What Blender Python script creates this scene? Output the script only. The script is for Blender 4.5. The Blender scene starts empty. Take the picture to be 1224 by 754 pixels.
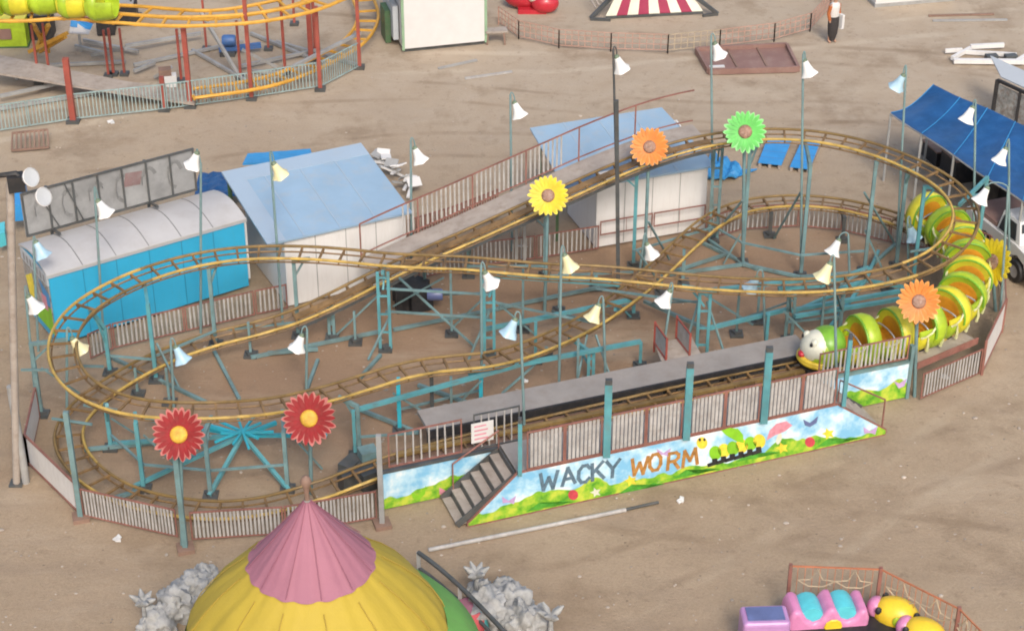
import bpy, bmesh, math, random
from mathutils import Vector, Matrix, noise as mnoise
random.seed(7)
SC = bpy.context.scene
COL = SC.collection
R = math.radians
PI = math.pi

# ------------------------------------------------------------------ camera
F, TH, S = 2270.0, R(31), 46.0
D = F / S
ST, CT = math.sin(TH), math.cos(TH)
CAM = Vector((0, -D * CT, D * ST))
cam = bpy.data.objects.new('camera', bpy.data.cameras.new('camera'))
COL.objects.link(cam)
cam.location = CAM
cam.rotation_euler = (PI / 2 - TH, 0, 0)
cam.data.sensor_width = 36
cam.data.lens = F / 1224 * 36
cam.data.clip_end = 2000
SC.camera = cam
SC.cycles.filter_width = 1.9


def ray(x, y):
    u, v = (x - 612) / F, (y - 377) / F
    return Vector((u, CT - v * ST, -ST - v * CT))


def U(x, y, h=0.0):
    """the place at height h that the survey picture shows at x, y"""
    d = ray(x, y)
    return CAM + d * ((h - CAM.z) / d.z)


def on_plane(x, y, p, n):
    d = ray(x, y)
    return CAM + d * ((p - CAM).dot(n) / d.dot(n))


def hof(b, ty):
    """height of an upright thing standing at b whose top is seen at row ty"""
    lo, hi = 0.0, 15.0
    for _ in range(40):
        m = (lo + hi) / 2
        q = Vector((b.x, b.y, m)) - CAM
        z = q.y * CT - q.z * ST
        yy = 377 + F * (-q.y * ST - q.z * CT) / z
        if yy > ty:
            lo = m
        else:
            hi = m
    return m


# ------------------------------------------------------------------ materials
def new_mat(name):
    m = bpy.data.materials.new(name)
    m.use_nodes = True
    nt = m.node_tree
    b = nt.nodes['Principled BSDF']
    return m, nt, b


def N(nt, kind, **kw):
    n = nt.nodes.new(kind)
    for k, v in kw.items():
        if k.startswith('i_'):
            n.inputs[k[2:].replace('_', ' ')].default_value = v
        else:
            setattr(n, k, v)
    return n


def mixrgb(nt, fac, a, b, mode='MIX'):
    n = nt.nodes.new('ShaderNodeMix')
    n.data_type = 'RGBA'
    n.blend_type = mode
    L = nt.links
    for sock, v in ((n.inputs[0], fac), (n.inputs[6], a), (n.inputs[7], b)):
        if hasattr(v, 'links'):
            L.new(v, sock)
        elif isinstance(v, (int, float)):
            sock.default_value = v
        else:
            sock.default_value = (*v, 1) if len(v) == 3 else v
    return n.outputs[2]


def ramp(nt, src, stops):
    n = nt.nodes.new('ShaderNodeValToRGB')
    e = n.color_ramp.elements
    while len(e) < len(stops):
        e.new(0.5)
    for i, (p, c) in enumerate(stops):
        e[i].position = p
        e[i].color = (*c, 1) if len(c) == 3 else c
    nt.links.new(src, n.inputs[0])
    return n.outputs[0]


def noise(nt, scale, detail=4, rough=.55, vec=None):
    n = N(nt, 'ShaderNodeTexNoise', i_Scale=scale, i_Detail=detail, i_Roughness=rough)
    if vec is None:
        t = nt.nodes.new('ShaderNodeTexCoord')
        vec = t.outputs['Object']
    nt.links.new(vec, n.inputs['Vector'])
    return n.outputs['Fac']


def paint(name, rgb, rough=.5, var=.25, dirt=.35, dirt_rgb=(.16, .12, .085), metal=0.0, scale=2.5, bump=0.0, streak=False):
    m, nt, b = new_mat(name)
    t = nt.nodes.new('ShaderNodeTexCoord')
    vec = t.outputs['Object']
    n1 = noise(nt, scale, 5, .6, vec)
    lo = tuple(c * (1 - var) for c in rgb)
    hi = tuple(min(1, c * (1 + var)) for c in rgb)
    base = ramp(nt, n1, [(.3, lo), (.7, hi)])
    v2 = vec
    if streak:
        mp = N(nt, 'ShaderNodeMapping')
        mp.inputs['Scale'].default_value = (6, 6, .8)
        nt.links.new(vec, mp.inputs['Vector'])
        v2 = mp.outputs[0]
    n2 = noise(nt, scale * 2.3, 6, .65, v2)
    mask = ramp(nt, n2, [(.48, (0, 0, 0)), (.75, (dirt,) * 3)])
    col = mixrgb(nt, mask, base, dirt_rgb)
    nt.links.new(col, b.inputs['Base Color'])
    b.inputs['Roughness'].default_value = rough
    b.inputs['Metallic'].default_value = metal
    if bump:
        bp = N(nt, 'ShaderNodeBump', i_Strength=bump, i_Distance=.03)
        nt.links.new(n2, bp.inputs['Height'])
        nt.links.new(bp.outputs[0], b.inputs['Normal'])
    return m


M = {}
M['rail'] = paint('yellow_rail_paint', (.50, .335, .085), .5, .25, .75, (.17, .10, .045), scale=1.6)
M['rail_brown'] = paint('brown_yellow_rail', (.225, .145, .05), .55, .35, .8, (.12, .075, .035), scale=1.6)
M['tie'] = paint('tie_paint', (.21, .125, .05), .6, .5, .7, (.10, .065, .035), scale=2.2)
M['teal'] = paint('teal_steel_paint', (.095, .295, .325), .5, .25, .5, (.16, .15, .12), scale=1.3)
M['teal_dull'] = paint('weathered_teal_steel', (.15, .25, .255), .55, .3, .6, (.13, .11, .08), scale=1.3)
M['bright_teal'] = paint('bright_teal_paint', (.035, .38, .48), .45, .2, .3, scale=1.3)
M['lamp_pole'] = paint('grey_green_pole', (.17, .265, .265), .5, .25, .5, (.22, .22, .20), scale=1.3)
M['dark_steel'] = paint('dark_steel', (.07, .075, .075), .5, .3, .4, scale=2)
M['grey_metal'] = paint('grey_galvanised', (.32, .32, .31), .5, .2, .35, scale=1.5)
M['picket'] = paint('picket_paint', (.395, .38, .36), .6, .2, .5, (.22, .16, .12), scale=3)
M['sheet_white'] = paint('weathered_white_sheet', (.62, .60, .57), .6, .08, .4, (.36, .31, .26), scale=1.5, streak=True)
M['picket_teal'] = paint('pale_teal_picket', (.27, .37, .36), .6, .2, .5, (.26, .22, .18), scale=3)
M['faded_lattice'] = paint('faded_pink_lattice', (.44, .25, .185), .7, .2, .4, (.4, .33, .26), scale=3)
M['maroon'] = paint('maroon_canvas', (.30, .028, .07), .75, .1, .1, scale=2)
M['pale_green'] = paint('pale_green_trim', (.25, .38, .24), .5, .1, .2, scale=2)
M['red_rail'] = paint('faded_red_steel', (.25, .105, .08), .6, .3, .5, (.22, .15, .11), scale=2.5)
M['red_post'] = paint('red_post_paint', (.31, .07, .05), .5, .25, .4, scale=1.5)
M['orange_rail'] = paint('orange_fence_paint', (.45, .16, .075), .55, .25, .4, scale=2.5)
M['white'] = paint('white_sheet', (.70, .685, .66), .55, .04, .18, (.42, .36, .30), scale=.9, streak=True)
M['white_clean'] = paint('clean_white', (.63, .62, .60), .4, .04, .08, (.5, .45, .4), scale=2)
M['cyan'] = paint('cyan_sheet', (.035, .37, .60), .42, .08, .15, (.10, .30, .36), scale=.8, streak=True)
M['cyan_joint'] = paint('cyan_joint', (.025, .26, .42), .5, .1, .2)
M['roof_blue'] = paint('pale_blue_roof', (.265, .385, .50), .45, .08, .55, (.37, .39, .40), scale=.9)
M['roof_pale'] = paint('pale_grey_roof', (.44, .47, .49), .5, .05, .3, (.36, .35, .33), scale=.7)
M['roof_strip'] = paint('pale_roof_strip', (.325, .415, .505), .5, .05, .3, (.36, .37, .38), scale=.7)
M['trailer_roof'] = paint('dusty_trailer_roof', (.47, .46, .45), .55, .06, .35, (.33, .29, .26), scale=.7)
M['tarp'] = paint('blue_tarpaulin', (.012, .072, .205), .4, .25, .25, (.06, .20, .42), scale=1.2, bump=.5)
M['tarp_light'] = paint('light_blue_tarpaulin', (.04, .25, .52), .45, .15, .2, (.15, .28, .42), scale=1.4, bump=.3)
M['blue_board'] = paint('blue_board', (.035, .27, .60), .4, .12, .2, (.2, .3, .4), scale=2)
M['mesh_grey'] = paint('grey_banner_back', (.27, .27, .265), .7, .2, .5, (.15, .15, .15), scale=1.4)
M['mesh_dark'] = paint('darker_banner_stroke', (.185, .185, .182), .8, .2, .5, (.25, .25, .245), scale=3)
M['mesh_red'] = paint('reddish_banner_patch', (.21, .135, .13), .8, .2, .5, (.25, .24, .235), scale=3)
M['plank'] = paint('weathered_plank', (.36, .31, .265), .75, .15, .6, (.20, .15, .11), scale=1.8, bump=.3)
M['deck'] = paint('checker_deck', (.29, .265, .24), .6, .12, .5, (.22, .18, .15), scale=1.3, bump=.2)
M['brown_kerb'] = paint('brown_plank', (.24, .15, .11), .7, .25, .5, (.12, .085, .06), scale=2)
M['green_post'] = paint('dark_green_post', (.06, .12, .055), .55, .2, .4, scale=2)
M['black'] = paint('black_rubber', (.018, .018, .02), .6, .2, .2, scale=3)
M['pink'] = paint('pink_canvas', (.335, .137, .180), .75, .06, .12, (.25, .10, .135), scale=1.2, bump=.55)
M['yellow_canvas'] = paint('yellow_canvas', (.45, .33, .036), .75, .06, .15, (.42, .31, .07), scale=1.1, bump=.55)
M['pink_seam'] = paint('pink_seam', (.27, .10, .14), .8, .1, .1)
M['yellow_seam'] = paint('ochre_seam', (.36, .25, .035), .8, .1, .1)
M['green_canvas'] = paint('green_canvas', (.13, .33, .07), .75, .12, .2, scale=1.3)
M['teal_canvas'] = paint('teal_canvas', (.08, .36, .38), .75, .12, .2, scale=1.3)
M['red_canvas'] = paint('coral_canvas', (.48, .08, .09), .75, .12, .2, scale=1.3)
M['rock'] = paint('grey_plaster_rock', (.34, .34, .33), .85, .25, .6, (.20, .20, .195), scale=3.5, bump=.8)
M['worm_green'] = paint('worm_lime_paint', (.36, .50, .028), .35, .25, .3, (.22, .25, .03), scale=2)
M['worm_leaf'] = paint('worm_leaf_paint', (.16, .36, .03), .35, .25, .2, (.3, .42, .04), scale=3)
M['worm_yellow'] = paint('worm_yellow_paint', (.62, .56, .035), .35, .2, .2, (.35, .33, .04), scale=2)
M['foot_cream'] = paint('cream_foot_paint', (.58, .58, .30), .4, .2, .3, scale=3)
M['worm_orange'] = paint('worm_orange_paint', (.56, .25, .022), .4, .25, .25, (.35, .14, .02), scale=2)
M['worm_face'] = paint('worm_white_paint', (.66, .65, .52), .3, .06, .15, scale=3)
M['red_gloss'] = paint('red_gloss', (.46, .025, .04), .25, .15, .15, scale=2)
M['lip_yellow'] = paint('lip_yellow', (.78, .55, .05), .35, .1, .1, scale=3)
M['petal_red'] = paint('red_petal', (.25, .010, .012), .75, .2, .2, scale=4)
M['petal_pink'] = paint('pale_pink_edge', (.46, .15, .13), .75, .1, .2, scale=4)
M['petal_orange'] = paint('orange_petal', (.62, .185, .02), .45, .2, .15, scale=4)
M['petal_orange_pale'] = paint('pale_orange_petal', (.62, .27, .05), .5, .1, .1, scale=4)
M['petal_yellow'] = paint('yellow_petal', (.66, .50, .015), .45, .15, .1, scale=4)
M['petal_yellow_pale'] = paint('lemon_petal', (.68, .56, .05), .5, .1, .1, scale=4)
M['petal_green'] = paint('green_petal', (.10, .48, .08), .45, .2, .1, scale=4)
M['petal_green_pale'] = paint('light_green_petal', (.22, .62, .20), .5, .1, .1, scale=4)
M['core_yellow'] = paint('yellow_flower_core', (.62, .36, .04), .6, .3, .4, (.35, .18, .03), scale=8)
M['core_brown'] = paint('brown_flower_core', (.26, .14, .09), .6, .4, .5, (.55, .45, .40), scale=9)
M['shade_white'] = paint('white_lamp_shade', (.80, .79, .75), .35, .05, .12, scale=4)
M['shade_cream'] = paint('cream_lamp_shade', (.78, .70, .40), .35, .08, .12, scale=4)
M['shade_blue'] = paint('pale_blue_lamp_shade', (.38, .56, .66), .35, .12, .2, (.7, .75, .78), scale=4)
M['calyx'] = paint('green_calyx', (.14, .19, .12), .5, .2, .2, scale=4)
M['skin'] = paint('skin', (.42, .24, .16), .5, .05, .05, scale=5)
M['dark_cloth'] = paint('dark_cloth', (.035, .03, .03), .8, .2, .1, scale=6)
M['orange_cloth'] = paint('orange_cloth', (.40, .115, .03), .8, .1, .1, scale=6)
M['brown_tray'] = paint('reddish_brown_sheet', (.235, .135, .11), .6, .12, .4, (.34, .27, .22), scale=1)
M['kid_pink'] = paint('kiddie_pink', (.60, .22, .40), .35, .12, .2, (.7, .5, .6), scale=3)
M['kid_teal'] = paint('kiddie_teal', (.10, .52, .58), .35, .12, .1, scale=3)
M['kid_yellow'] = paint('kiddie_yellow', (.76, .52, .03), .35, .15, .15, scale=3)
M['kid_lilac'] = paint('kiddie_lilac', (.45, .24, .46), .35, .1, .1, scale=3)
M['navy'] = paint('blue_grey_panel', (.12, .15, .30), .3, .2, .1, scale=3)
M['blue_machine'] = paint('blue_machine_paint', (.05, .13, .32), .45, .2, .3, scale=3)
M['glass'] = paint('dark_glass', (.03, .035, .04), .08, .1, .1, scale=2)
M['lens'] = paint('lamp_glass', (.50, .52, .53), .12, .03, .05, scale=3)
M['letter_dark'] = paint('slate_letter', (.09, .15, .20), .5, .35, .3, (.30, .36, .40), scale=9)
M['letter_brown'] = paint('ochre_letter', (.40, .19, .045), .5, .4, .4, (.14, .085, .05), scale=9)
M['leaf_green'] = paint('painted_leaf_green', (.22, .52, .02), .5, .15, .1, scale=4)
M['mushroom'] = paint('painted_pink', (.62, .24, .30), .5, .2, .2, (.75, .55, .55), scale=7)
M['ladybird'] = paint('painted_red', (.55, .06, .08), .5, .2, .2, scale=8)
M['flower_paint'] = paint('painted_flower_yellow', (.75, .60, .05), .5, .2, .1, scale=6)
M['butterfly'] = paint('painted_lilac_wing', (.48, .32, .55), .5, .2, .1, scale=8)
M['grass_paint'] = paint('painted_dark_grass', (.07, .32, .03), .5, .3, .2, (.3, .55, .04), scale=6)
M['banner_pic'] = paint('green_purple_print', (.30, .30, .28), .6, .5, .8, (.18, .08, .04), scale=4)
M['silver'] = paint('scratched_silver', (.45, .46, .47), .35, .15, .3, metal=.4, scale=2)
M['cardboard'] = paint('scrap_tan', (.42, .33, .22), .8, .2, .3, scale=4)


def mural_mat(name, p0, n_dir, up_h):
    """flat painted landscape: sky, cloud, rolling lawn; object coordinates are metres"""
    m, nt, b = new_mat(name)
    t = nt.nodes.new('ShaderNodeTexCoord')
    vec = t.outputs['Object']
    sep = N(nt, 'ShaderNodeSeparateXYZ')
    nt.links.new(vec, sep.inputs[0])
    sky = ramp(nt, noise(nt, 1.5, 4, .6, vec), [(.40, (.20, .47, .68)), (.53, (.45, .67, .78)), (.64, (.80, .83, .82))])
    nz = noise(nt, 1.1, 2, .5, vec)
    a = N(nt, 'ShaderNodeMath', operation='MULTIPLY_ADD')
    nt.links.new(nz, a.inputs[0])
    a.inputs[1].default_value = 1.1
    a.inputs[2].default_value = -.20 - .1 * (1.17 - up_h)
    c = N(nt, 'ShaderNodeMath', operation='SUBTRACT')
    nt.links.new(a.outputs[0], c.inputs[0])
    nt.links.new(sep.outputs['Z'], c.inputs[1])
    hill = ramp(nt, c.outputs[0], [(0, (0, 0, 0)), (.02, (1, 1, 1))])
    lawn = ramp(nt, noise(nt, 3.2, 5, .6, vec), [(.35, (.07, .28, .02)), (.48, (.22, .46, .03)), (.62, (.50, .58, .06))])
    col = mixrgb(nt, hill, sky, lawn)
    dm = ramp(nt, noise(nt, 5, 6, .7, vec), [(.58, (0, 0, 0)), (.8, (.35,) * 3)])
    col = mixrgb(nt, dm, col, (.42, .40, .34))
    nt.links.new(col, b.inputs['Base Color'])
    b.inputs['Roughness'].default_value = .4
    return m


def ground_mat():
    m, nt, b = new_mat('sandy_ground')
    t = nt.nodes.new('ShaderNodeTexCoord')
    vec = t.outputs['Object']
    big = noise(nt, .11, 5, .6, vec)
    base = ramp(nt, big, [(.32, (.315, .226, .145)), (.5, (.368, .274, .182)), (.68, (.42, .326, .224))])
    mid = noise(nt, .9, 6, .65, vec)
    base = mixrgb(nt, ramp(nt, mid, [(.45, (0, 0, 0)), (.72, (.5,) * 3)]), base, (.262, .190, .118))
    fine = noise(nt, 14, 6, .75, vec)
    base = mixrgb(nt, .35, base, ramp(nt, fine, [(.3, (.20, .145, .09)), (.7, (.46, .36, .25))]))
    # wheel tracks worn along the lane behind the ride
    mp = N(nt, 'ShaderNodeMapping')
    mp.inputs['Rotation'].default_value = (0, 0, R(-14))
    mp.inputs['Scale'].default_value = (.22, .8, 1)
    nt.links.new(vec, mp.inputs['Vector'])
    tr = noise(nt, 1.5, 4, .55, mp.outputs[0])
    base = mixrgb(nt, ramp(nt, tr, [(.5, (0, 0, 0)), (.72, (.4,) * 3)]), base, (.235, .175, .125))
    # darker trampled soil patches inside the ride plot
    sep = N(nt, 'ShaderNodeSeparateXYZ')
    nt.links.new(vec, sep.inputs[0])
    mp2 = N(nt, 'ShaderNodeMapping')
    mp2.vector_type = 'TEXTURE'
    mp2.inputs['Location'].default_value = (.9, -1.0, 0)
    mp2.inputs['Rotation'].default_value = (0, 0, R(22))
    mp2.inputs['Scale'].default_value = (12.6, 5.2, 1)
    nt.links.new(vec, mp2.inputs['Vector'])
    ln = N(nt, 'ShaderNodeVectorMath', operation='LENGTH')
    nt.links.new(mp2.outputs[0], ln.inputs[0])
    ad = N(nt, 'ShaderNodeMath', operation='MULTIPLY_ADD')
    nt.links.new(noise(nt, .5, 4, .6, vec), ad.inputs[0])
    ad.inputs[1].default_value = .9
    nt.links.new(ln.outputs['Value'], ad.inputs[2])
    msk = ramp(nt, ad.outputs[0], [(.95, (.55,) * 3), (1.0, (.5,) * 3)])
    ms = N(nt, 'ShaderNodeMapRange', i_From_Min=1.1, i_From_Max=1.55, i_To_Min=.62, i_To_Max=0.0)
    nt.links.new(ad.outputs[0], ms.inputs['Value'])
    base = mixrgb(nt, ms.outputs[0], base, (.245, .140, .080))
    # pairs of wheel ruts
    def ruts(base, ang, off, wob, fac, colr, half=.78, wid=.17):
        mp_ = N(nt, 'ShaderNodeMapping')
        mp_.inputs['Rotation'].default_value = (0, 0, R(ang))
        nt.links.new(vec, mp_.inputs['Vector'])
        sp_ = N(nt, 'ShaderNodeSeparateXYZ')
        nt.links.new(mp_.outputs[0], sp_.inputs[0])
        wn_ = N(nt, 'ShaderNodeMath', operation='MULTIPLY_ADD')
        nt.links.new(noise(nt, .045, 2, .4, vec), wn_.inputs[0])
        wn_.inputs[1].default_value = wob
        nt.links.new(sp_.outputs['Y'], wn_.inputs[2])
        a1 = N(nt, 'ShaderNodeMath', operation='SUBTRACT'); nt.links.new(wn_.outputs[0], a1.inputs[0]); a1.inputs[1].default_value = off + wob * .5
        a2_ = N(nt, 'ShaderNodeMath', operation='ABSOLUTE'); nt.links.new(a1.outputs[0], a2_.inputs[0])
        a3 = N(nt, 'ShaderNodeMath', operation='SUBTRACT'); nt.links.new(a2_.outputs[0], a3.inputs[0]); a3.inputs[1].default_value = half
        a4 = N(nt, 'ShaderNodeMath', operation='ABSOLUTE'); nt.links.new(a3.outputs[0], a4.inputs[0])
        mr = N(nt, 'ShaderNodeMapRange', i_From_Min=wid * .4, i_From_Max=wid, i_To_Min=fac, i_To_Max=0.0)
        nt.links.new(a4.outputs[0], mr.inputs['Value'])
        gate = ramp(nt, noise(nt, .55, 4, .6, vec), [(.40, (0, 0, 0)), (.58, (1, 1, 1))])
        mu = N(nt, 'ShaderNodeMath', operation='MULTIPLY')
        nt.links.new(mr.outputs[0], mu.inputs[0]); nt.links.new(gate, mu.inputs[1])
        return mixrgb(nt, mu.outputs[0], base, colr)
    # sand colour turns paler towards the back, on the lane behind the ride
    lane = N(nt, 'ShaderNodeMath', operation='MULTIPLY_ADD')
    nt.links.new(noise(nt, .16, 5, .6, vec), lane.inputs[0])
    lane.inputs[1].default_value = 16.0
    nt.links.new(sep.outputs['Y'], lane.inputs[2])
    ml = N(nt, 'ShaderNodeMapRange', i_From_Min=11.0, i_From_Max=22.0, i_To_Min=0.0, i_To_Max=.62)
    nt.links.new(lane.outputs[0], ml.inputs['Value'])
    base = mixrgb(nt, ml.outputs[0], base, ramp(nt, mid, [(.35, (.40, .325, .24)), (.65, (.47, .395, .305))]))
    base = ruts(base, -6, 9.5, 7, .5, (.215, .15, .095))
    base = ruts(base, 5, 13.0, 9, .45, (.23, .165, .105))
    base = ruts(base, 12, 19.0, 9, .5, (.23, .165, .105), .8, .22)
    base = ruts(base, -24, -9.5, 6, .4, (.19, .13, .08))
    base = ruts(base, -13, 16.0, 10, .6, (.50, .42, .32), .8, .26)
    base = ruts(base, -36, -10.5, 8, .45, (.44, .35, .245), .8, .24)
    base = ruts(base, 16, -6.2, 6, .35, (.19, .13, .08))
    # darker scuffed blotches and paler windblown ones
    base = mixrgb(nt, ramp(nt, noise(nt, .33, 7, .7, vec), [(.53, (0, 0, 0)), (.64, (.55,) * 3)]), base, (.225, .16, .10))
    base = mixrgb(nt, ramp(nt, noise(nt, .30, 7, .72, mp.outputs[0]), [(.54, (0, 0, 0)), (.66, (.5,) * 3)]), base, (.45, .365, .265))
    base = mixrgb(nt, ramp(nt, noise(nt, 2.6, 6, .75, vec), [(.56, (0, 0, 0)), (.68, (.5,) * 3)]), base, (.20, .14, .09))
    # scattered pale grit and dark specks
    v = N(nt, 'ShaderNodeTexVoronoi', i_Scale=2.1)
    nt.links.new(vec, v.inputs['Vector'])
    base = mixrgb(nt, ramp(nt, v.outputs['Distance'], [(.03, (.7,) * 3), (.07, (0, 0, 0))]), base, (.12, .09, .065))
    nt.links.new(base, b.inputs['Base Color'])
    b.inputs['Roughness'].default_value = .95
    bp = N(nt, 'ShaderNodeBump', i_Strength=.5, i_Distance=.06)
    ma = N(nt, 'ShaderNodeMath', operation='MULTIPLY_ADD')
    nt.links.new(mid, ma.inputs[0])
    ma.inputs[1].default_value = 2.0
    nt.links.new(fine, ma.inputs[2])
    nt.links.new(ma.outputs[0], bp.inputs['Height'])
    nt.links.new(bp.outputs[0], b.inputs['Normal'])
    return m


M['ground'] = ground_mat()


# ------------------------------------------------------------------ mesh builder
class MB:
    def __init__(s):
        s.v, s.f = [], []

    def add(s, vs, fs):
        o = len(s.v)
        s.v += [Vector(v) for v in vs]
        s.f += [tuple(i + o for i in f) for f in fs]
        return s

    def hexa(s, b, t):
        return s.add(list(b) + list(t), [(3, 2, 1, 0), (4, 5, 6, 7), (0, 1, 5, 4), (1, 2, 6, 5), (2, 3, 7, 6), (3, 0, 4, 7)])

    def box(s, c, sx, sy, sz, a=0.0, tilt=None):
        c = Vector(c)
        m = Matrix.Rotation(a, 3, 'Z')
        if tilt is not None:
            m = m @ tilt
        q = [c + m @ Vector((x * sx / 2, y * sy / 2, z * sz / 2)) for z in (-1, 1) for x, y in ((-1, -1), (1, -1), (1, 1), (-1, 1))]
        return s.hexa(q[:4], q[4:])

    def obox(s, o, ex, ey, x0, x1, y0, y1, z0, z1):
        q = [o + ex * x + ey * y + Vector((0, 0, z)) for z in (z0, z1) for x, y in ((x0, y0), (x1, y0), (x1, y1), (x0, y1))]
        return s.hexa(q[:4], q[4:])

    def bar(s, p, q, w, h=None):
        p, q = Vector(p), Vector(q)
        h = h or w
        d = (q - p)
        if d.length < 1e-5:
            return s
        d.normalize()
        up = Vector((0, 0, 1)) if abs(d.z) < .95 else Vector((0, 1, 0))
        sd = d.cross(up).normalized()
        up = sd.cross(d)
        a = [p + sd * x * w / 2 + up * y * h / 2 for x, y in ((-1, -1), (1, -1), (1, 1), (-1, 1))]
        c = [v + (q - p) for v in a]
        return s.hexa(a, c)

    def tube(s, pts, r, n=7, closed=False):
        pts = [Vector(p) for p in pts]
        m = len(pts)
        rr = r if isinstance(r, (list, tuple)) else [r] * m
        vs, fs = [], []
        prev = None
        for i, p in enumerate(pts):
            if closed:
                d = pts[(i + 1) % m] - pts[i - 1]
            else:
                d = pts[min(i + 1, m - 1)] - pts[max(i - 1, 0)]
            d.normalize()
            if prev is None:
                up = Vector((0, 0, 1)) if abs(d.z) < .9 else Vector((1, 0, 0))
            else:
                up = prev
            sd = d.cross(up)
            if sd.length < 1e-4:
                sd = d.cross(Vector((0, 1, 0)))
            sd.normalize()
            up = sd.cross(d).normalized()
            prev = up
            for k in range(n):
                a = 2 * PI * k / n
                vs.append(p + (sd * math.cos(a) + up * math.sin(a)) * rr[i])
        for i in range(m if closed else m - 1):
            j = (i + 1) % m
            for k in range(n):
                l = (k + 1) % n
                fs.append((i * n + k, i * n + l, j * n + l, j * n + k))
        if not closed:
            fs.append(tuple(range(n))[::-1])
            fs.append(tuple((m - 1) * n + k for k in range(n)))
        return s.add(vs, fs)

    def lathe(s, prof, n=16, mat=None, a0=0.0, a1=2 * PI, wob=None):
        full = abs(a1 - a0 - 2 * PI) < 1e-4
        nn = n if full else n + 1
        vs, fs = [], []
        for j, (r, z) in enumerate(prof):
            for k in range(nn):
                a = a0 + (a1 - a0) * k / n
                q = r * (1 + (wob(a, j) if wob else 0))
                v = Vector((q * math.cos(a), q * math.sin(a), z))
                vs.append(mat @ v if mat else v)
        for j in range(len(prof) - 1):
            for k in range(n):
                l = (k + 1) % nn
                fs.append((j * nn + k, j * nn + l, (j + 1) * nn + l, (j + 1) * nn + k))
        return s.add(vs, fs)

    def ball(s, c, rx, ry=None, rz=None, n=12, m=8, rot=None, z0=-1.0):
        ry, rz = ry or rx, rz or rx
        mt = Matrix.Translation(Vector(c)) @ (rot.to_4x4() if rot else Matrix()) @ Matrix.Diagonal((rx, ry, rz, 1))
        a = math.asin(max(-1, z0))
        prof = [(max(.001, math.cos(a + (PI / 2 - a) * i / m)), math.sin(a + (PI / 2 - a) * i / m)) for i in range(m + 1)]
        return s.lathe(prof, n, mt)

    def prism(s, pts, nrm, t):
        """flat outline given a thickness t along nrm"""
        pts = [Vector(p) for p in pts]
        n = len(pts)
        q = [p + nrm * t for p in pts]
        fs = [tuple(range(n))[::-1], tuple(range(n, 2 * n))]
        fs += [(i, (i + 1) % n, n + (i + 1) % n, n + i) for i in range(n)]
        return s.add(pts + q, fs)

    def sheet(s, grid, t, nrm=Vector((0, 0, 1))):
        """grid of rows of points given a thickness t"""
        h, w = len(grid), len(grid[0])
        top = [Vector(p) for r in grid for p in r]
        bot = [p - nrm * t for p in top]
        o = h * w
        fs = []
        for i in range(h - 1):
            for j in range(w - 1):
                a, b_, c, d = i * w + j, i * w + j + 1, (i + 1) * w + j + 1, (i + 1) * w + j
                fs += [(a, b_, c, d), (o + d, o + c, o + b_, o + a)]
        edge = [j for j in range(w)] + [i * w + w - 1 for i in range(1, h)] + [(h - 1) * w + j for j in range(w - 2, -1, -1)] + [i * w for i in range(h - 2, 0, -1)]
        for k in range(len(edge)):
            a, b_ = edge[k], edge[(k + 1) % len(edge)]
            fs.append((b_, a, o + a, o + b_))
        return s.add(top + bot, fs)

    def build(s, name, mat, parent=None, origin=None, smooth=None):
        if parent is not None:
            off = ORG[parent.name]
        elif origin is not None:
            off = Vector(origin)
        else:
            xs = [v.x for v in s.v]; ys = [v.y for v in s.v]; zs = [v.z for v in s.v]
            off = Vector(((min(xs) + max(xs)) / 2, (min(ys) + max(ys)) / 2, min(zs)))
        me = bpy.data.meshes.new(name)
        me.from_pydata([v - off for v in s.v], [], s.f)
        bm = bmesh.new()
        bm.from_mesh(me)
        bmesh.ops.recalc_face_normals(bm, faces=bm.faces)
        bm.to_mesh(me)
        bm.free()
        me.materials.append(M[mat] if isinstance(mat, str) else mat)
        if smooth is not None:
            me.shade_smooth()
            try:
                me.set_sharp_from_angle(angle=R(smooth))
            except Exception:
                pass
        o = bpy.data.objects.new(name, me)
        COL.objects.link(o)
        if parent is not None:
            o.parent = parent
        else:
            o.location = off
        ORG[o.name] = off
        return o


ORG = {}


def thing(name, loc, label, cat, group=None):
    o = bpy.data.objects.new(name, None)
    COL.objects.link(o)
    o.location = loc
    o.empty_display_size = .2
    ORG[o.name] = Vector(loc)
    return tag(o, label, cat, group)


def tag(o, label, cat, group=None):
    o['label'] = label
    o['category'] = cat
    if group:
        o['group'] = group
    return o


def struct(o):
    o['kind'] = 'structure'
    return o


def flat(v):
    return Vector((v.x, v.y, 0))


Z = Vector((0, 0, 1))

# ------------------------------------------------------------------ ground
g = MB()
n_ = 60
gx = [-160 + 320 * i / n_ for i in range(n_ + 1)]
gy = [-70 + 370 * i / n_ for i in range(n_ + 1)]
g.add([(x, y, 0) for y in gy for x in gx], [(j * (n_ + 1) + i, j * (n_ + 1) + i + 1, (j + 1) * (n_ + 1) + i + 1, (j + 1) * (n_ + 1) + i) for j in range(n_) for i in range(n_)])
struct(g.build('ground', 'ground', origin=(0, 0, 0)))

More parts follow.
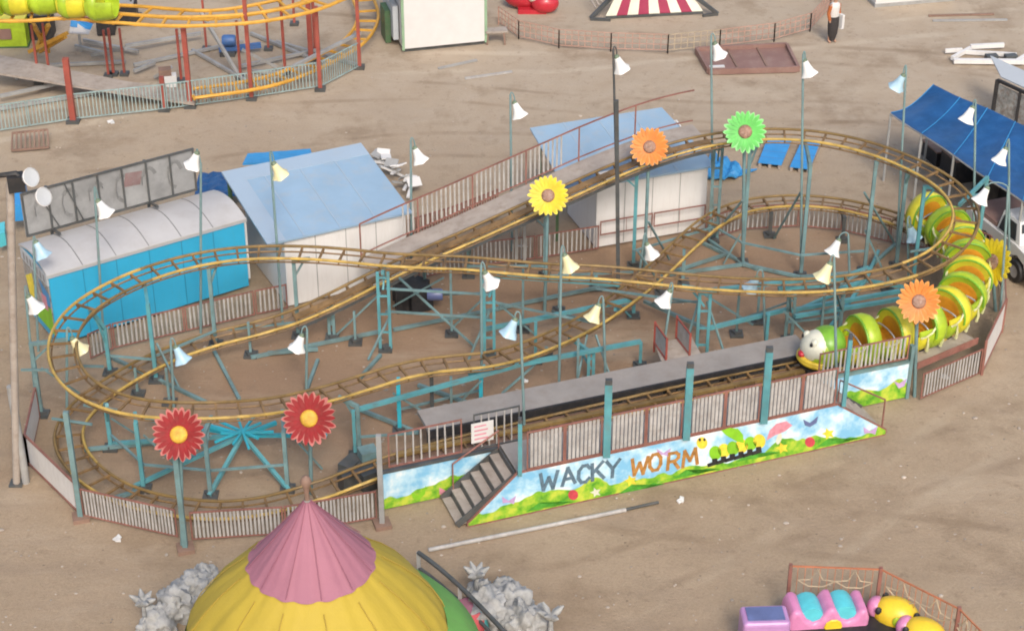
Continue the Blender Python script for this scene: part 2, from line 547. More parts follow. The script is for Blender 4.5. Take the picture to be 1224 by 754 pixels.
# ------------------------------------------------------------------ coaster track
TRK = [(949,441,.9),(850,462,.9),(760,483,.9),(612,517,.9),(480,547,.9),(440,563,.8),(400,582,.65),(310,610,.5),(263,612,.5),(216,607,.5),(160,598,.5),(131,584,.5),(100,563,.5),(79,536,.5),(77,510,.5),(95,483,.5),(150,447,.5),(203,420,.5),(253,404,.55),(310,393,.7),(351,381,.9),(396,360,1.15),(439,337,1.4),(508,303,1.8),(560,284,2.05),(634,248,2.5),(682,228,2.75),(737,202,3.05),(781,185,3.3),(813,175,3.4),(858,164,3.5),(911,158,3.5),(965,160,3.5),(1012,168,3.5),(1054,180,3.45),(1093,196,3.4),(1133,216,3.3),(1152,239,3.15),(1160,258,3.0),(1152,282,2.85),(1128,307,2.7),(1094,322,2.6),(1048,334,2.5),(990,341,2.4),(957,343,2.4),(870,341,2.3),(813,335,2.25),(763,330,2.3),(712,323,2.4),(656,325,2.3),(600,319,2.3),(565,313,2.4),(500,313,2.4),(458,311,2.4),(424,306,2.4),(376,301,2.4),(306,300,2.4),(266,304,2.4),(216,313,2.4),(167,329,2.35),(133,345,2.3),(101,364,2.25),(89,378,2.2),(74,398,2.2),(71,420,2.15),(79,446,2.1),(97,464,2.05),(125,478,2.0),(158,488,2.0),(198,491,1.95),(253,491.5,1.9),(304,488,1.8),(338,484,1.75),(370,476,1.7),(401,468,1.6),(442,456,1.5),(471,444,1.5),(520,434,1.5),(553,433,1.45),(580,431,1.4),(609,426,1.3),(650,411,1.15),(684,395,1.),(705,384,.9),(735,364,.9),(765,342,.9),(790,320,.9),(815,295,.9),(850,260,.9),(881,246,.9),(918,240,.9),(963,238,.9),(1007,243,.9),(1047,253,.9),(1075,262,.9),(1110,277,.9),(1135,293,.9),(1150,315,.9),(1158,340,.9),(1155,362,.9),(1145,382,.9),(1125,398,.9),(1090,415,.9),(1040,425,.9)]
ctrl = [U(*t) for t in TRK]
nc = len(ctrl)
for _ in range(2):
    ctrl = [(ctrl[i - 1] + ctrl[i] * 4 + ctrl[(i + 1) % nc]) / 6 for i in range(nc)]
dense = []
cidx = []
for i in range(nc):
    p0, p1, p2, p3 = ctrl[i - 1], ctrl[i], ctrl[(i + 1) % nc], ctrl[(i + 2) % nc]
    cidx.append(len(dense))
    for k in range(12):
        t = k / 12
        dense.append(.5 * (2 * p1 + (p2 - p0) * t + (2 * p0 - 5 * p1 + 4 * p2 - p3) * t * t + (3 * p1 - p0 - 3 * p2 + p3) * t ** 3))
arc = [0.0]
for i in range(len(dense)):
    arc.append(arc[-1] + (dense[(i + 1) % len(dense)] - dense[i]).length)
LT = arc[-1]


def trk(s):
    s %= LT
    import bisect
    i = bisect.bisect_right(arc, s) - 1
    i = min(i, len(dense) - 1)
    a, b_ = dense[i], dense[(i + 1) % len(dense)]
    return a.lerp(b_, (s - arc[i]) / max(1e-6, arc[i + 1] - arc[i]))


def frame(s):
    p = trk(s)
    d = (trk(s + .12) - trk(s - .12)).normalized()
    left = Z.cross(d).normalized()
    return p, d, left


def s_at(px, py):
    """arc length of the control point nearest to the listed one"""
    i = min(range(nc), key=lambda k: (TRK[k][0] - px) ** 2 + (TRK[k][1] - py) ** 2)
    return arc[cidx[i]]


GA = .32
coaster = thing('roller_coaster', (0, -1, 0), 'low figure of eight roller coaster with yellow rails on teal steel supports', 'roller coaster')
ns = int(LT / .16)
rails = [[], []]
for i in range(ns):
    p, d, l = frame(LT * i / ns)
    rails[0].append(p + l * GA)
    rails[1].append(p - l * GA)
# yellow and brown rail lengths swap sides by section, yellow mostly nearest the camera
cuts = [s_at(100, 563), s_at(1094, 322), s_at(167, 329), s_at(1075, 262), s_at(100, 563) + LT]
for q in range(4):
    a_i, b_i = int(round(cuts[q] / LT * ns)), int(round(cuts[q + 1] / LT * ns))
    for side_, r_ in enumerate(rails):
        seg = [r_[i % ns] for i in range(a_i, b_i + 1)]
        MB().tube(seg, .038, 6).build('rail', 'rail' if side_ == (1, 0, 1, 0)[q] else 'rail_brown', coaster, smooth=60)
# thin lower chord under each rail with the ties carrying it
low = [[], []]
for i in range(ns):
    p, d, l = frame(LT * i / ns)
    low[0].append(p + l * GA * .82 - Z * .13)
    low[1].append(p - l * GA * .82 - Z * .13)
for r_ in low:
    MB().tube(r_, .024, 5, True).build('lower_chord', 'tie', coaster, smooth=60)
nt_ = int(LT / .52)
spots = []
for i in range(nt_):
    p, d, l = frame(LT * i / nt_)
    spots.append(((p - CAM).length, p, d, l))
s_train0 = s_at(1040, 425)
spots.sort(key=lambda t: t[0])


def tie_mesh(mb, p, d, l):
    mb.bar(p - l * (GA - .03) - Z * .035, p + l * (GA - .03) - Z * .035, .055, .045)
    for sg in (-1, 1):
        mb.bar(p + l * sg * GA * .95 - Z * .02, p + l * sg * GA * .82 - Z * .13, .03)
    return mb


for k, (_, p, d, l) in enumerate(spots[:99]):
    tie_mesh(MB(), p, d, l).build('tie', 'tie', coaster)
mb = MB()
for _, p, d, l in spots[99:]:
    tie_mesh(mb, p, d, l)
mb.build('far_ties', 'tie', coaster)['kind'] = 'stuff'

# lift hill: chain trough, walkway and railing
sl0, sl1 = s_at(351, 381), s_at(858, 164)
mbc, grid, cr, bm_ = MB(), [], [], []
sl2 = s_at(439, 337)
k = 0
tr = []
s = sl0
while s <= sl1 + .01:
    p, d, l = frame(s)
    tr.append(p - Z * .03)
    bm_.append((p, d, l))
    if s >= sl2:
        grid.append([p + l * .42 - Z * .05, p + l * 1.16 - Z * .05])
        cr.append((p, d, l))
    s += .4
for i in range(len(tr) - 1):
    mbc.bar(tr[i], tr[i + 1] + (tr[i + 1] - tr[i]) * .02, .22, .05)
mbc.build('chain_trough', 'tie', coaster)
MB().sheet(grid, .05).build('lift_walkway', 'plank', coaster)
mb = MB()
for i in range(len(cr) - 1):
    for h in (.95,):
        mb.bar(cr[i][0] + cr[i][2] * 1.16 + Z * h, cr[i + 1][0] + cr[i + 1][2] * 1.16 + Z * h, .035)
    mb.bar(cr[i][0] + cr[i][2] * 1.16 + Z * .06, cr[i + 1][0] + cr[i + 1][2] * 1.16 + Z * .06, .03)
    if i % 4 == 0:
        mb.bar(cr[i][0] + cr[i][2] * 1.16 - Z * .04, cr[i][0] + cr[i][2] * 1.16 + Z * .95, .04)
mb.build('lift_railing', 'red_rail', coaster)
mb = MB()
i0 = int(len(cr) * .12); i1 = int(len(cr) * .62)
for i in range(i0, i1):
    a, b_ = cr[i][0] + cr[i][2] * 1.16, cr[i + 1][0] + cr[i + 1][2] * 1.16
    for q in range(3):
        c = a.lerp(b_, q / 3)
        mb.bar(c + Z * .08, c + Z * .93, .045, .012)
mb.build('lift_pickets', 'picket', coaster)
# dark edge beam under the lift's near side
mb = MB()
for i in range(len(bm_) - 1):
    a, b_ = bm_[i], bm_[i + 1]
    mb.bar(a[0] - a[2] * .30 - Z * .17, b_[0] - b_[2] * .30 - Z * .17, .045, .07)
mb.build('lift_beam', 'dark_steel', coaster)
# pulley guard boxes at the head of the lift
p, d, l = frame(s_at(737, 202))
MB().box(p + l * .1 - Z * .25 - d * .1, .5, .42, .3, math.atan2(d.y, d.x)).build('motor_box', 'white_clean', coaster)


def support(base, top, mat='teal_dull', arm=None, w=.085, twin=0.0, foot=True, brace=False):
    """a post with its cantilever arm and foot plate"""
    mb = MB()
    if twin:
        mb.bar(base - Vector((twin / 2, 0, 0)), top - Vector((twin / 2, 0, 0)), w)
        mb.bar(base + Vector((twin / 2, 0, 0)), top + Vector((twin / 2, 0, 0)), w)
        nlad = int((top.z - base.z) / .5)
        for i in range(1, nlad + 1):
            z = base.z + (top.z - base.z) * i / (nlad + .3)
            q = base.lerp(top, (z - base.z) / (top.z - base.z))
            mb.bar(q - Vector((twin / 2, 0, 0)), q + Vector((twin / 2, 0, 0)), w * .6)
    else:
        mb.bar(base, top, w)
    o = mb.build('support_post', mat, coaster)
    if foot:
        f = MB().box(base + Z * .03, .34, .34, .06)
        f.box(base + Z * .09, .2, .2, .07, .5)
        f.build('foot_plate', 'dark_steel', o)
    if arm is not None:
        a = MB().bar(top - Z * .04, arm, .08, .09)
        a.bar(top - Z * .5, top.lerp(arm, .6) - Z * .06, .045)
        a.build('arm', mat, o)
    return o


def V(bx, by, ty=None, tx=None, h=None):
    """base on the ground and top of an upright post"""
    b_ = U(bx, by)
    if h is None:
        h = hof(b_, ty)
    t = b_ + Z * h
    if tx is not None:
        q = on_plane(tx, ty, b_, Vector((0, 1, 0)))
        t = Vector((q.x, b_.y, q.z))
    return b_, t


# (base px, base py, top py, material, arm to track control point or None)
SUP = [(1033, 324, 188, 'teal_dull', (1054, 180), 0), (1071, 318, 200, 'teal_dull', (1093, 196), 0), (1090, 345, 222, 'teal', (1133, 216), 0),
       (957, 330, 166, 'teal_dull', (965, 160), 0), (887, 314, 166, 'teal_dull', (911, 158), 0), (852, 288, 172, 'teal_dull', (858, 164), .22),
       (757, 318, 198, 'teal', (737, 202), .0), (651, 330, 252, 'teal_dull', (634, 248), 0), (622, 318, 262, 'grey_metal', (634, 248), .22),
       (461, 418, 322, 'teal', (458, 311), .26), (585, 424, 330, 'teal', (600, 319), .24), (838, 432, 345, 'teal', (813, 335), .26),
       (397, 404, 368, 'teal_dull', (396, 360), .12), (942, 407, 352, 'teal_dull', (957, 343), .16), (1003, 400, 350, 'teal_dull', (990, 341), 0),
       (187, 455, 357, 'teal', (167, 329), 0), (132, 446, 392, 'teal', (101, 364), 0), (50, 496, 374, 'teal_dull', (74, 398), 0),
       (133, 536, 482, 'teal', (125, 478), 0), (172, 585, 496, 'teal', (158, 488), 0), (252, 593, 500, 'teal_dull', (253, 491), 0), (344, 585, 493, 'teal_dull', (338, 484), 0),
       (258, 412, 310, 'teal_dull', (266, 304), 0), (357, 402, 310, 'teal_dull', (376, 301), 0), (478, 515, 452, 'bright_teal', (471, 444), 0), (575, 490, 442, 'bright_teal', (580, 431), 0),
       (517, 500, 444, 'dark_steel', None, 0), (706, 456, 384, 'teal', (684, 395), .12), (653, 425, 415, 'teal_dull', None, 0), (757, 378, 362, 'teal', (735, 364), 0),
       (430, 540, 484, 'teal_dull', (401, 468), 0), (816, 338, 300, 'teal_dull', (815, 295), 0), (920, 282, 247, 'dark_steel', (918, 240), 0), (1007, 288, 250, 'dark_steel', (1007, 243), 0),
       (1136, 415, 400, 'teal_dull', None, 0), (1163, 330, 205, 'teal', (1152, 239), 0), (712, 345, 330, 'teal', (712, 323), 0), (560, 330, 297, 'teal_dull', (560, 284), 0), (508, 352, 318, 'teal_dull', (508, 303), 0)]
for bx, by, ty, mt, a, tw in SUP:
    b_, t = V(bx, by, ty)
    arm = None
    if a is not None:
        p = trk(s_at(*a)) - Z * .17
        arm = p
        if t.z > p.z:
            t.z = p.z + .02
        if (flat(p) - flat(t)).length > 2.2:
            arm = None
    support(b_, t, mt, arm, twin=tw, w=.09 if not tw else .075)

# thin dark-blue tall mast bearing the lift's top
b_, t = V(739, 350, 120, 737)
MB().bar(b_, t, .10).build('lift_mast', 'dark_steel', coaster)


def beams(lst, mat, w, name='ground_beam'):
    for x0, y0, h0, x1, y1, h1 in lst:
        mb = MB().bar(U(x0, y0, h0), U(x1, y1, h1), w, w)
        mb.build(name, mat, coaster)


beams([(127, 424, .06, 247, 481, .06), (253, 414, .06, 286, 477, .06), (300, 427, .06, 455, 396, .08), (470, 394, .08, 600, 368, .06), (597, 368, .1, 742, 338, .1),
       (845, 285, .06, 888, 316, .06), (888, 316, .06, 800, 328, .06), (835, 288, .06, 905, 322, .06), (800, 326, .1, 868, 304, .1), (888, 316, .08, 957, 331, .08), (957, 331, .08, 1033, 325, .08),
       (1033, 325, .08, 1070, 292, .1), (560, 485, .06, 705, 457, .06), (101, 537, .1, 184, 529, .1), (165, 586, .1, 130, 597, .1), (455, 424, .06, 430, 452, .06), (380, 430, .05, 365, 470, .05),
       (770, 360, .3, 842, 392, .3), (425, 487, .1, 500, 517, .1), (500, 460, .1, 570, 485, .1), (380, 417, .1, 320, 422, .1)], 'teal_dull', .08)
beams([(577, 394, .5, 755, 358, .8), (560, 447, 1.0, 766, 408, 1.0), (848, 392, .9, 944, 369, .9), (425, 490, 1.0, 620, 436, 1.15), (840, 348, 1.6, 1000, 330, .5), (600, 330, 1.3, 740, 340, .5),
       (945, 371, .9, 1075, 348, .7), (950, 378, .9, 1078, 357, .6), (980, 342, .5, 1038, 320, .5), (930, 345, .5, 980, 341, .5)], 'teal', .095, 'cross_beam')
# post pairs holding the two long beams
for bx, by, ty in ((765, 438, 409), (915, 420, 376), (425, 545, 490), (640, 432, 384), (1078, 375, 352)):
    b_, t = V(bx, by, ty)
    support(b_, t, 'teal', w=.075)
beams([(25, 442, 1.4, 58, 442, 1.4), (88, 437, 1.2, 124, 438, 1.2), (62, 500, .6, 110, 507, .6), (100, 484, .5, 140, 490, .5), (430, 522, .5, 500, 517, .5), (474, 490, .4, 575, 466, .4),
       (1088, 301, 1.3, 1118, 296, 1.3), (1005, 340, .9, 1036, 322, .9), (585, 352, 1.5, 461, 345, 1.5), (461, 372, .8, 585, 380, .8), (712, 345, 1.2, 838, 362, 1.2), (585, 360, 1.2, 706, 385, .8), (187, 425, .7, 258, 395, .7),
       (258, 395, .6, 357, 385, .6), (132, 425, .6, 187, 430, .6), (172, 555, .6, 252, 562, .6), (252, 562, .6, 344, 555, .6), (133, 520, .6, 172, 555, .6), (757, 300, .8, 852, 272, .8), (852, 270, .8, 887, 290, .8),
       (887, 290, 1.0, 957, 305, 1.0), (957, 305, 1.0, 1033, 300, 1.0), (560, 318, .7, 651, 318, .7), (651, 330, .3, 757, 325, .3), (942, 385, .6, 1003, 378, .6)], 'teal_dull', .05, 'tie_beam')
for bx, by, ty in ((203, 482, 440), (165, 472, 440), (300, 425, 385), (425, 410, 372), (540, 400, 320), (625, 395, 322), (668, 372, 326), (690, 470, 405), (540, 500, 450), (790, 350, 325), (880, 400, 345), (905, 385, 345), (980, 410, 350), (1060, 345, 330)):
    b_, t = V(bx, by, ty)
    support(b_, t, 'teal_dull', w=.06)
# X braces
beams([(477, 332, 1.6, 568, 415, .1), (530, 332, 1.6, 470, 366, .3), (590, 345, 1.4, 540, 392, .1), (845, 360, 1.5, 870, 435, .05), (835, 360, 1.5, 815, 430, .05),
       (937, 372, 1.2, 980, 415, .1), (1000, 366, 1.2, 950, 382, .3), (712, 400, .9, 730, 452, .05), (702, 400, .9, 690, 455, .05), (585, 372, 1.2, 560, 430, .05), (762, 300, 1.5, 790, 340, .05), (775, 265, 2.0, 800, 310, .1),
       (885, 280, 1, 865, 315, .05), (1034, 275, 1.2, 1055, 322, .05), (187, 410, 1, 215, 465, .05), (465, 380, .9, 440, 430, .05), (455, 350, 1.4, 400, 402, .05), (592, 360, 1.2, 640, 400, .05), (578, 350, 1.4, 530, 352, .3), (712, 385, 1.2, 660, 372, .3), (838, 360, 1.4, 780, 362, .4), (842, 352, 1.5, 900, 388, .5), (945, 360, 1.0, 890, 380, .3), (470, 470, 1.0, 520, 500, .05), (575, 455, 1.0, 540, 490, .05), (640, 435, .8, 600, 470, .05), (1033, 230, 2.4, 1070, 292, .05), (957, 230, 2.4, 925, 285, .05), (887, 240, 2.0, 850, 285, .05), (172, 520, 1.4, 215, 560, .05), (133, 500, .8, 165, 520, .05), (252, 520, 1.4, 215, 560, .05), (344, 515, 1.3, 385, 560, .05), (50, 440, 1.2, 95, 470, .05)], 'teal_dull', .045, 'diagonal_brace')
# star shaped centre truss under the left loop
hub = U(290, 520, .75)
for x1, y1, h1 in ((250, 592, .1), (158, 582, .1), (345, 585, .1), (131, 530, .1), (330, 505, .75), (246, 508, .8), (390, 520, .1), (175, 500, .4)):
    mb = MB().bar(hub, U(x1, y1, h1), .085)
    mb.build('star_truss_leg', 'bright_teal' if y1 < 530 else 'teal', coaster)
mb = MB()
for a in range(5):
    q = Vector((math.cos(a * 1.26), math.sin(a * 1.26), 0)) * .55
    mb.bar(hub - q * .9 + Z * (.05 + .03 * a), hub + q * 1.3 + Z * .1, .05)
mb.build('truss_hub', 'bright_teal', coaster)
hub2 = U(1035, 335, .55)
for x1, y1, h1 in ((950, 372, .5), (1090, 345, .2), (985, 400, .1), (1050, 300, .2), (1003, 345, .6)):
    MB().bar(hub2, U(x1, y1, h1), .08).build('star_truss_leg', 'teal', coaster)

# ------------------------------------------------------------------ worm train
train = thing('worm_train', trk(s_at(1150, 315)) * 1.0, 'lime and orange caterpillar train with a round white faced head, on the lower track', 'coaster train')


def loc_mat(s, h=.0):
    p, d, l = frame(s)
    d = Vector((d.x, d.y, d.z)).normalized()
    up = d.cross(l) * -1
    up = l.cross(d) * -1
    if up.z < 0:
        up = -up
    p = p + up * h
    return Matrix(((d.x, l.x, up.x, p.x), (d.y, l.y, up.y, p.y), (d.z, l.z, up.z, p.z), (0, 0, 0, 1)))


def car(s, tint, last=False):
    m = loc_mat(s, .46)
    AX = m @ Matrix.Rotation(PI / 2, 4, 'Y')      # lathe axis along travel, x-> -up
    mb = MB()
    # tub: barrel shell open at the top
    prof = [(.30, -.47), (.44, -.45), (.52, -.3), (.55, -.05), (.53, .2), (.47, .40), (.43, .42), (.44, .38), (.49, .18), (.50, -.05)]
    mb.lathe(prof, 20, AX, -R(112), R(112))
    o = mb.build('car', tint, train, smooth=45)
    # rounded hump behind the seat
    h = MB()
    h.lathe([(.001, -.50), (.25, -.49), (.42, -.44), (.57, -.36), (.63, -.22), (.63, -.04), (.57, .02), (.42, -.03)], 24, m @ Matrix.Translation((0, 0, .05)) @ Matrix.Rotation(PI / 2, 4, 'Y'))
    h.build('rear_shell', 'worm_yellow' if last else tint, o, smooth=50)
    b = MB()
    b.lathe([(.43, -.03), (.41, -.025), (.32, -.05), (.2, -.06), (.001, -.065)], 24, m @ Matrix.Translation((0, 0, .05)) @ Matrix.Rotation(PI / 2, 4, 'Y'))
    b.build('seat_back', 'worm_orange', o, smooth=50)
    c = MB()
    c.box(m @ Vector((.14, 0, -.12)), .44, .8, .14, 0, m.to_3x3())
    c.build('seat', 'worm_orange', o)
    a = MB()
    a.lathe([(.53, .16), (.535, .28), (.50, .40), (.40, .48), (.22, .52), (.001, .53)], 20, m @ Matrix.Translation((0, 0, -.02)) @ Matrix.Rotation(PI / 2, 4, 'Y'), -R(98), R(98))
    a.lathe([(.53, .16), (.50, .14), (.48, .2)], 20, m @ Matrix.Translation((0, 0, -.02)) @ Matrix.Rotation(PI / 2, 4, 'Y'), -R(98), R(98))
    a.build('front_cowl', 'worm_yellow' if tint == 'worm_green' else 'worm_green', o, smooth=50)
    rim = MB().tube([m @ Vector((.01, .60 * math.cos(t), .05 + .60 * math.sin(t))) for t in [R(-10) + R(200) * i / 16 for i in range(17)]], .028, 6)
    rim.build('shell_rim', 'worm_leaf', o, smooth=60)
    for sg in (-1, 1):
        wa = MB().tube([m @ Vector((-.05, sg * .53, .30)), m @ Vector((.12, sg * .545, .12)), m @ Vector((.30, sg * .54, .06)), m @ Vector((.42, sg * .48, .02))], .03, 6)
        wa.build('tub_rim', 'foot_cream', o, smooth=60)
    br = MB().tube([m @ Vector((.12, .42 * math.cos(t), .10 + .12 * math.sin(t))) for t in [PI * i / 8 for i in range(9)]], .022, 5)
    br.build('lap_bar', 'silver', o, smooth=60)
    for sg in (-1, 1):
        for fx in (-.2, .2):
            MB().tube([m @ Vector((fx * 1.2, sg * .545, .02)), m @ Vector((fx * 1.25, sg * .57, -.18)), m @ Vector((fx * 1.1, sg * .53, -.36))], [.02, .035, .045], 6).build('painted_foot', 'foot_cream', o, smooth=60)
            MB().lathe([(.001, -.03), (.1, -.03), (.1, .03), (.001, .03)], 12, m @ Matrix.Translation((fx, sg * .33, -.40)) @ Matrix.Rotation(PI / 2, 4, 'X')).build('wheel', 'black', o)
    return o


sh = s_at(1040, 425)
head_s = None
s = sh
best = None
for i in range(400):
    q = sh + i * .02
    p = trk(q)
    # head sits where the track passes column 982 of the survey
    v = p - CAM
    px = 612 + F * v.x / (v.y * CT - v.z * ST)
    if px <= 984:
        head_s = q
        break
m = loc_mat(head_s, .46) @ Matrix.Diagonal((.9, .86, .86, 1))
hd = MB()
hd.lathe([(.001, .60), (.22, .57), (.40, .47), (.53, .28), (.57, .05), (.54, -.18), (.46, -.34), (.42, -.36)], 26, m @ Matrix.Rotation(PI / 2, 4, 'Y'), 0, 2 * PI)
ho = hd.build('head', 'worm_green', train, smooth=60)
fc = MB().ball(m @ Vector((.17, 0, .07)), .50, .52, .50, 22, 12, m.to_3x3())
fc.build('face', 'worm_face', ho, smooth=60)
cap = MB().ball(m @ Vector((-.06, 0, .12)), .50, .56, .53, 22, 8, m.to_3x3() @ Matrix.Rotation(R(-34), 3, 'Y'), z0=-.05)
cap.build('green_cap', 'worm_leaf', ho, smooth=60)
lp = MB()
for z, r_ in ((-.16, .055), (-.23, .06)):
    lp.tube([m @ Vector((.13 + .53 * math.cos(t), .55 * math.sin(t), z - .05 * abs(math.sin(t)) + .0)) for t in [R(-80 + 160 * i / 16) for i in range(17)]], [r_ * (.5 + .5 * math.cos(R(-80 + 160 * i / 16))) + .015 for i in range(17)], 7)
lp.build('lips', 'lip_yellow', ho, smooth=60)
MB().ball(m @ Vector((.66, 0, -.04)), .09, .12, .08, 14, 8).build('nose', 'red_gloss', ho, smooth=60)
for sg in (-1, 1):
    e = MB().ball(m @ Vector((.42, sg * .24, .36)), .11, .11, .15, 12, 8, m.to_3x3())
    eo = e.build('eye', 'worm_face', ho, smooth=60)
    MB().ball(m @ Vector((.52, sg * .26, .36)), .045, .05, .07, 10, 6, m.to_3x3()).build('pupil', 'black', ho, smooth=60)
cp = MB().box(m @ Vector((.25, 0, -.46)), .7, .7, .12, 0, m.to_3x3())
cp.build('bogie', 'black', ho)
NC = 10
SPC = .90
for i in range(NC):
    car(head_s - .88 - i * SPC, 'worm_yellow' if i % 2 else 'worm_green', i == NC - 1)

# ------------------------------------------------------------------ station
e0 = U(560, 630); e1 = U(1058, 520)
EX = (e1 - e0).normalized()
EY = Vector((-EX.y, EX.x, 0))        # away from the camera
Lp = (e1 - e0).length
PH = 1.17
cst = (trk(s_at(850, 462)) + trk(s_at(612, 517))) / 2
yc = (flat(cst) - e0).dot(EY)        # distance from front panel to track centre
sx = lambda px, py, h=0: (U(px, py, h) - e0).dot(EX)
xl = sx(617, 562, PH); xr = sx(1003, 485, PH)   # panel top corners
print('station', Lp, yc, xl, xr)
plat = thing('station_platform', e0 + EX * 4 + EY * 2.5, 'grey boarding platform with the track slot along its front edge', 'platform')
yb = yc - .75                        # back plane where the small panels stand
xsl = sx(464, 622); xsr = sx(1095, 490)
XD0, XD1 = sx(512, 515, 1), sx(965, 416, 1)
mb = MB()
mb.obox(e0, EX, EY, xl, xr + .1, .05, yb - .06, PH - .08, PH)
mb.build('front_walkway', 'deck', plat)
mb = MB()
mb.obox(e0, EX, EY, xsl + .3, xsr - .1, yb + .06, yc - .44, PH - .28, PH - .18)
mb.build('kerb_plank', 'brown_kerb', plat)
mb = MB()
mb.obox(e0, EX, EY, XD0, XD1, yc + .46, yc + 1.34, PH - .24, PH - .14)
mb.build('deck', 'deck', plat)
mb = MB()
mb.obox(e0, EX, EY, XD0, XD1, yc + .39, yc + .455, PH - .34, PH - .12)
mb.build('deck_edge', 'black', plat)
mb = MB()
mb.obox(e0, EX, EY, XD0 - .9, XD1, yc - .06, yc + .06, .84, .92)
mb.build('brake_beam', 'rail_brown', plat)
mb = MB()
mb.obox(e0, EX, EY, XD0 - .9, XD1, yc - .40, yc + .40, .70, .74)
mb.build('slot_floor', 'brown_kerb', plat)
for x in [XD0 + .2 + i * 1.5 for i in range(7)]:
    for y in (yc + .5, yc + 1.2):
        mb = MB()
        mb.obox(e0, EX, EY, x, x + .08, y, y + .08, 0, PH - .24)
        mb.build('frame_leg', 'dark_steel', plat)


def decal(plane_o, pts_px, t, mat, name, parent, n):
    pts = [on_plane(x, y, plane_o, n) for x, y in pts_px]
    q = MB().prism([p + n * .004 for p in pts], n, t)
    return q.build(name, mat, parent)


def ell(cx, cy, rx, ry, a=0, n=16):
    return [(cx + rx * math.cos(2 * PI * i / n) * math.cos(a) - ry * math.sin(2 * PI * i / n) * math.sin(a), cy + rx * math.cos(2 * PI * i / n) * math.sin(a) + ry * math.sin(2 * PI * i / n) * math.cos(a)) for i in range(n)]


# front panel with the name
pn = thing('name_panel', e0 + EX * Lp / 2, 'long painted panel with the ride name and caterpillar on a blue sky and lawn', 'sign panel')
FN = -EY
pts = [e0 + EX * .0 + Z * .02, e0 + EX * Lp + Z * .02, e0 + EX * Lp + Z * .16, e0 + EX * xr + Z * PH, e0 + EX * xl + Z * PH, e0 + EX * .0 + Z * .12]


def panel_obj(name, pts, parent, h):
    """a board whose own axes run along its front, so the picture follows the board"""
    o_ = pts[0]
    loc = [((p - o_).dot(EX), (p - o_).z) for p in pts]
    n = len(loc)
    vs = [(x, 0, z) for x, z in loc] + [(x, .05, z) for x, z in loc]
    fs = [tuple(range(n)), tuple(range(n, 2 * n))[::-1]] + [(i, n + i, n + (i + 1) % n, (i + 1) % n) for i in range(n)]
    me = bpy.data.meshes.new(name)
    me.from_pydata(vs, [], fs)
    bm = bmesh.new(); bm.from_mesh(me); bmesh.ops.recalc_face_normals(bm, faces=bm.faces); bm.to_mesh(me); bm.free()
    me.materials.append(mural_mat('painted_landscape', None, None, h))
    o = bpy.data.objects.new(name, me)
    COL.objects.link(o)
    o.parent = parent
    o.location = o_ - ORG[parent.name]
    o.rotation_euler = (0, 0, math.atan2(EX.y, EX.x))
    ORG[o.name] = o_
    return o


panel_obj('painted_board', pts, pn, PH)
mb = MB()
for a, b_ in zip(pts, pts[1:] + pts[:1]):
    mb.bar(a + FN * .006 + EY * .03, b_ + FN * .006 + EY * .03, .055, .035)
mb.build('edge_trim', 'red_rail', pn)
P0 = e0.copy()


GLYPH = {
    'W': [[(0, 1), (.22, 0), (.5, .72), (.78, 0), (1, 1)]],
    'A': [[(0, 0), (.5, 1), (1, 0)], [(.2, .34), (.8, .34)]],
    'C': [[(.98, .80), (.72, 1), (.35, 1), (.06, .72), (.06, .28), (.35, 0), (.72, 0), (.98, .20)]],
    'K': [[(.08, 0), (.08, 1)], [(.95, 1), (.12, .45)], [(.38, .60), (1, 0)]],
    'Y': [[(0, 1), (.5, .5), (1, 1)], [(.5, .5), (.5, 0)]],
    'O': [[(.3, 0), (.04, .3), (.04, .7), (.3, 1), (.7, 1), (.96, .7), (.96, .3), (.7, 0), (.3, 0)]],
    'R': [[(.06, 0), (.06, 1), (.65, 1), (.9, .85), (.9, .65), (.65, .48), (.06, .48)], [(.5, .48), (.98, 0)]],
    'M': [[(0, 0), (.14, 1), (.5, .30), (.86, 1), (1, 0)]]}


def letter(ch, px, py, w, h, rot, mat):
    """hand painted capital: broad brush strokes on the board"""
    o_ = on_plane(px, py, P0, FN)
    c_, s_ = math.cos(rot), math.sin(rot)
    mb = MB()
    k_ = 0
    bw = .042
    for line in GLYPH[ch]:
        q = [Vector((x * w, y * h)) for x, y in line]
        for p_, r_ in zip(q, q[1:]):
            d = (r_ - p_).normalized()
            n = Vector((-d.y, d.x)) * bw
            e = d * bw * .8
            cs = [p_ - e - n, r_ + e - n, r_ + e + n, p_ - e + n]
            mb.prism([o_ + EX * (v.x * c_ - v.y * s_) + Z * (v.x * s_ + v.y * c_) + FN * (.004 + .0007 * k_) for v in cs], FN, .003)
            k_ += 1
    return mb.build('letter', mat, pn)


for ch, px, py, w, rot in (('W', 645, 586, .40, -.04), ('A', 672, 580, .30, .05), ('C', 690, 577, .28, -.05), ('K', 707, 574, .29, .04), ('Y', 724, 571, .31, -.03)):
    letter(ch, px, py, w, .44, rot, 'letter_dark')
for ch, px, py, w, rot in (('W', 754, 568, .38, -.05), ('O', 776, 563, .29, .04), ('R', 797, 561, .29, -.04), ('M', 816, 558, .36, .05)):
    letter(ch, px, py, w, .43, rot, 'letter_brown')
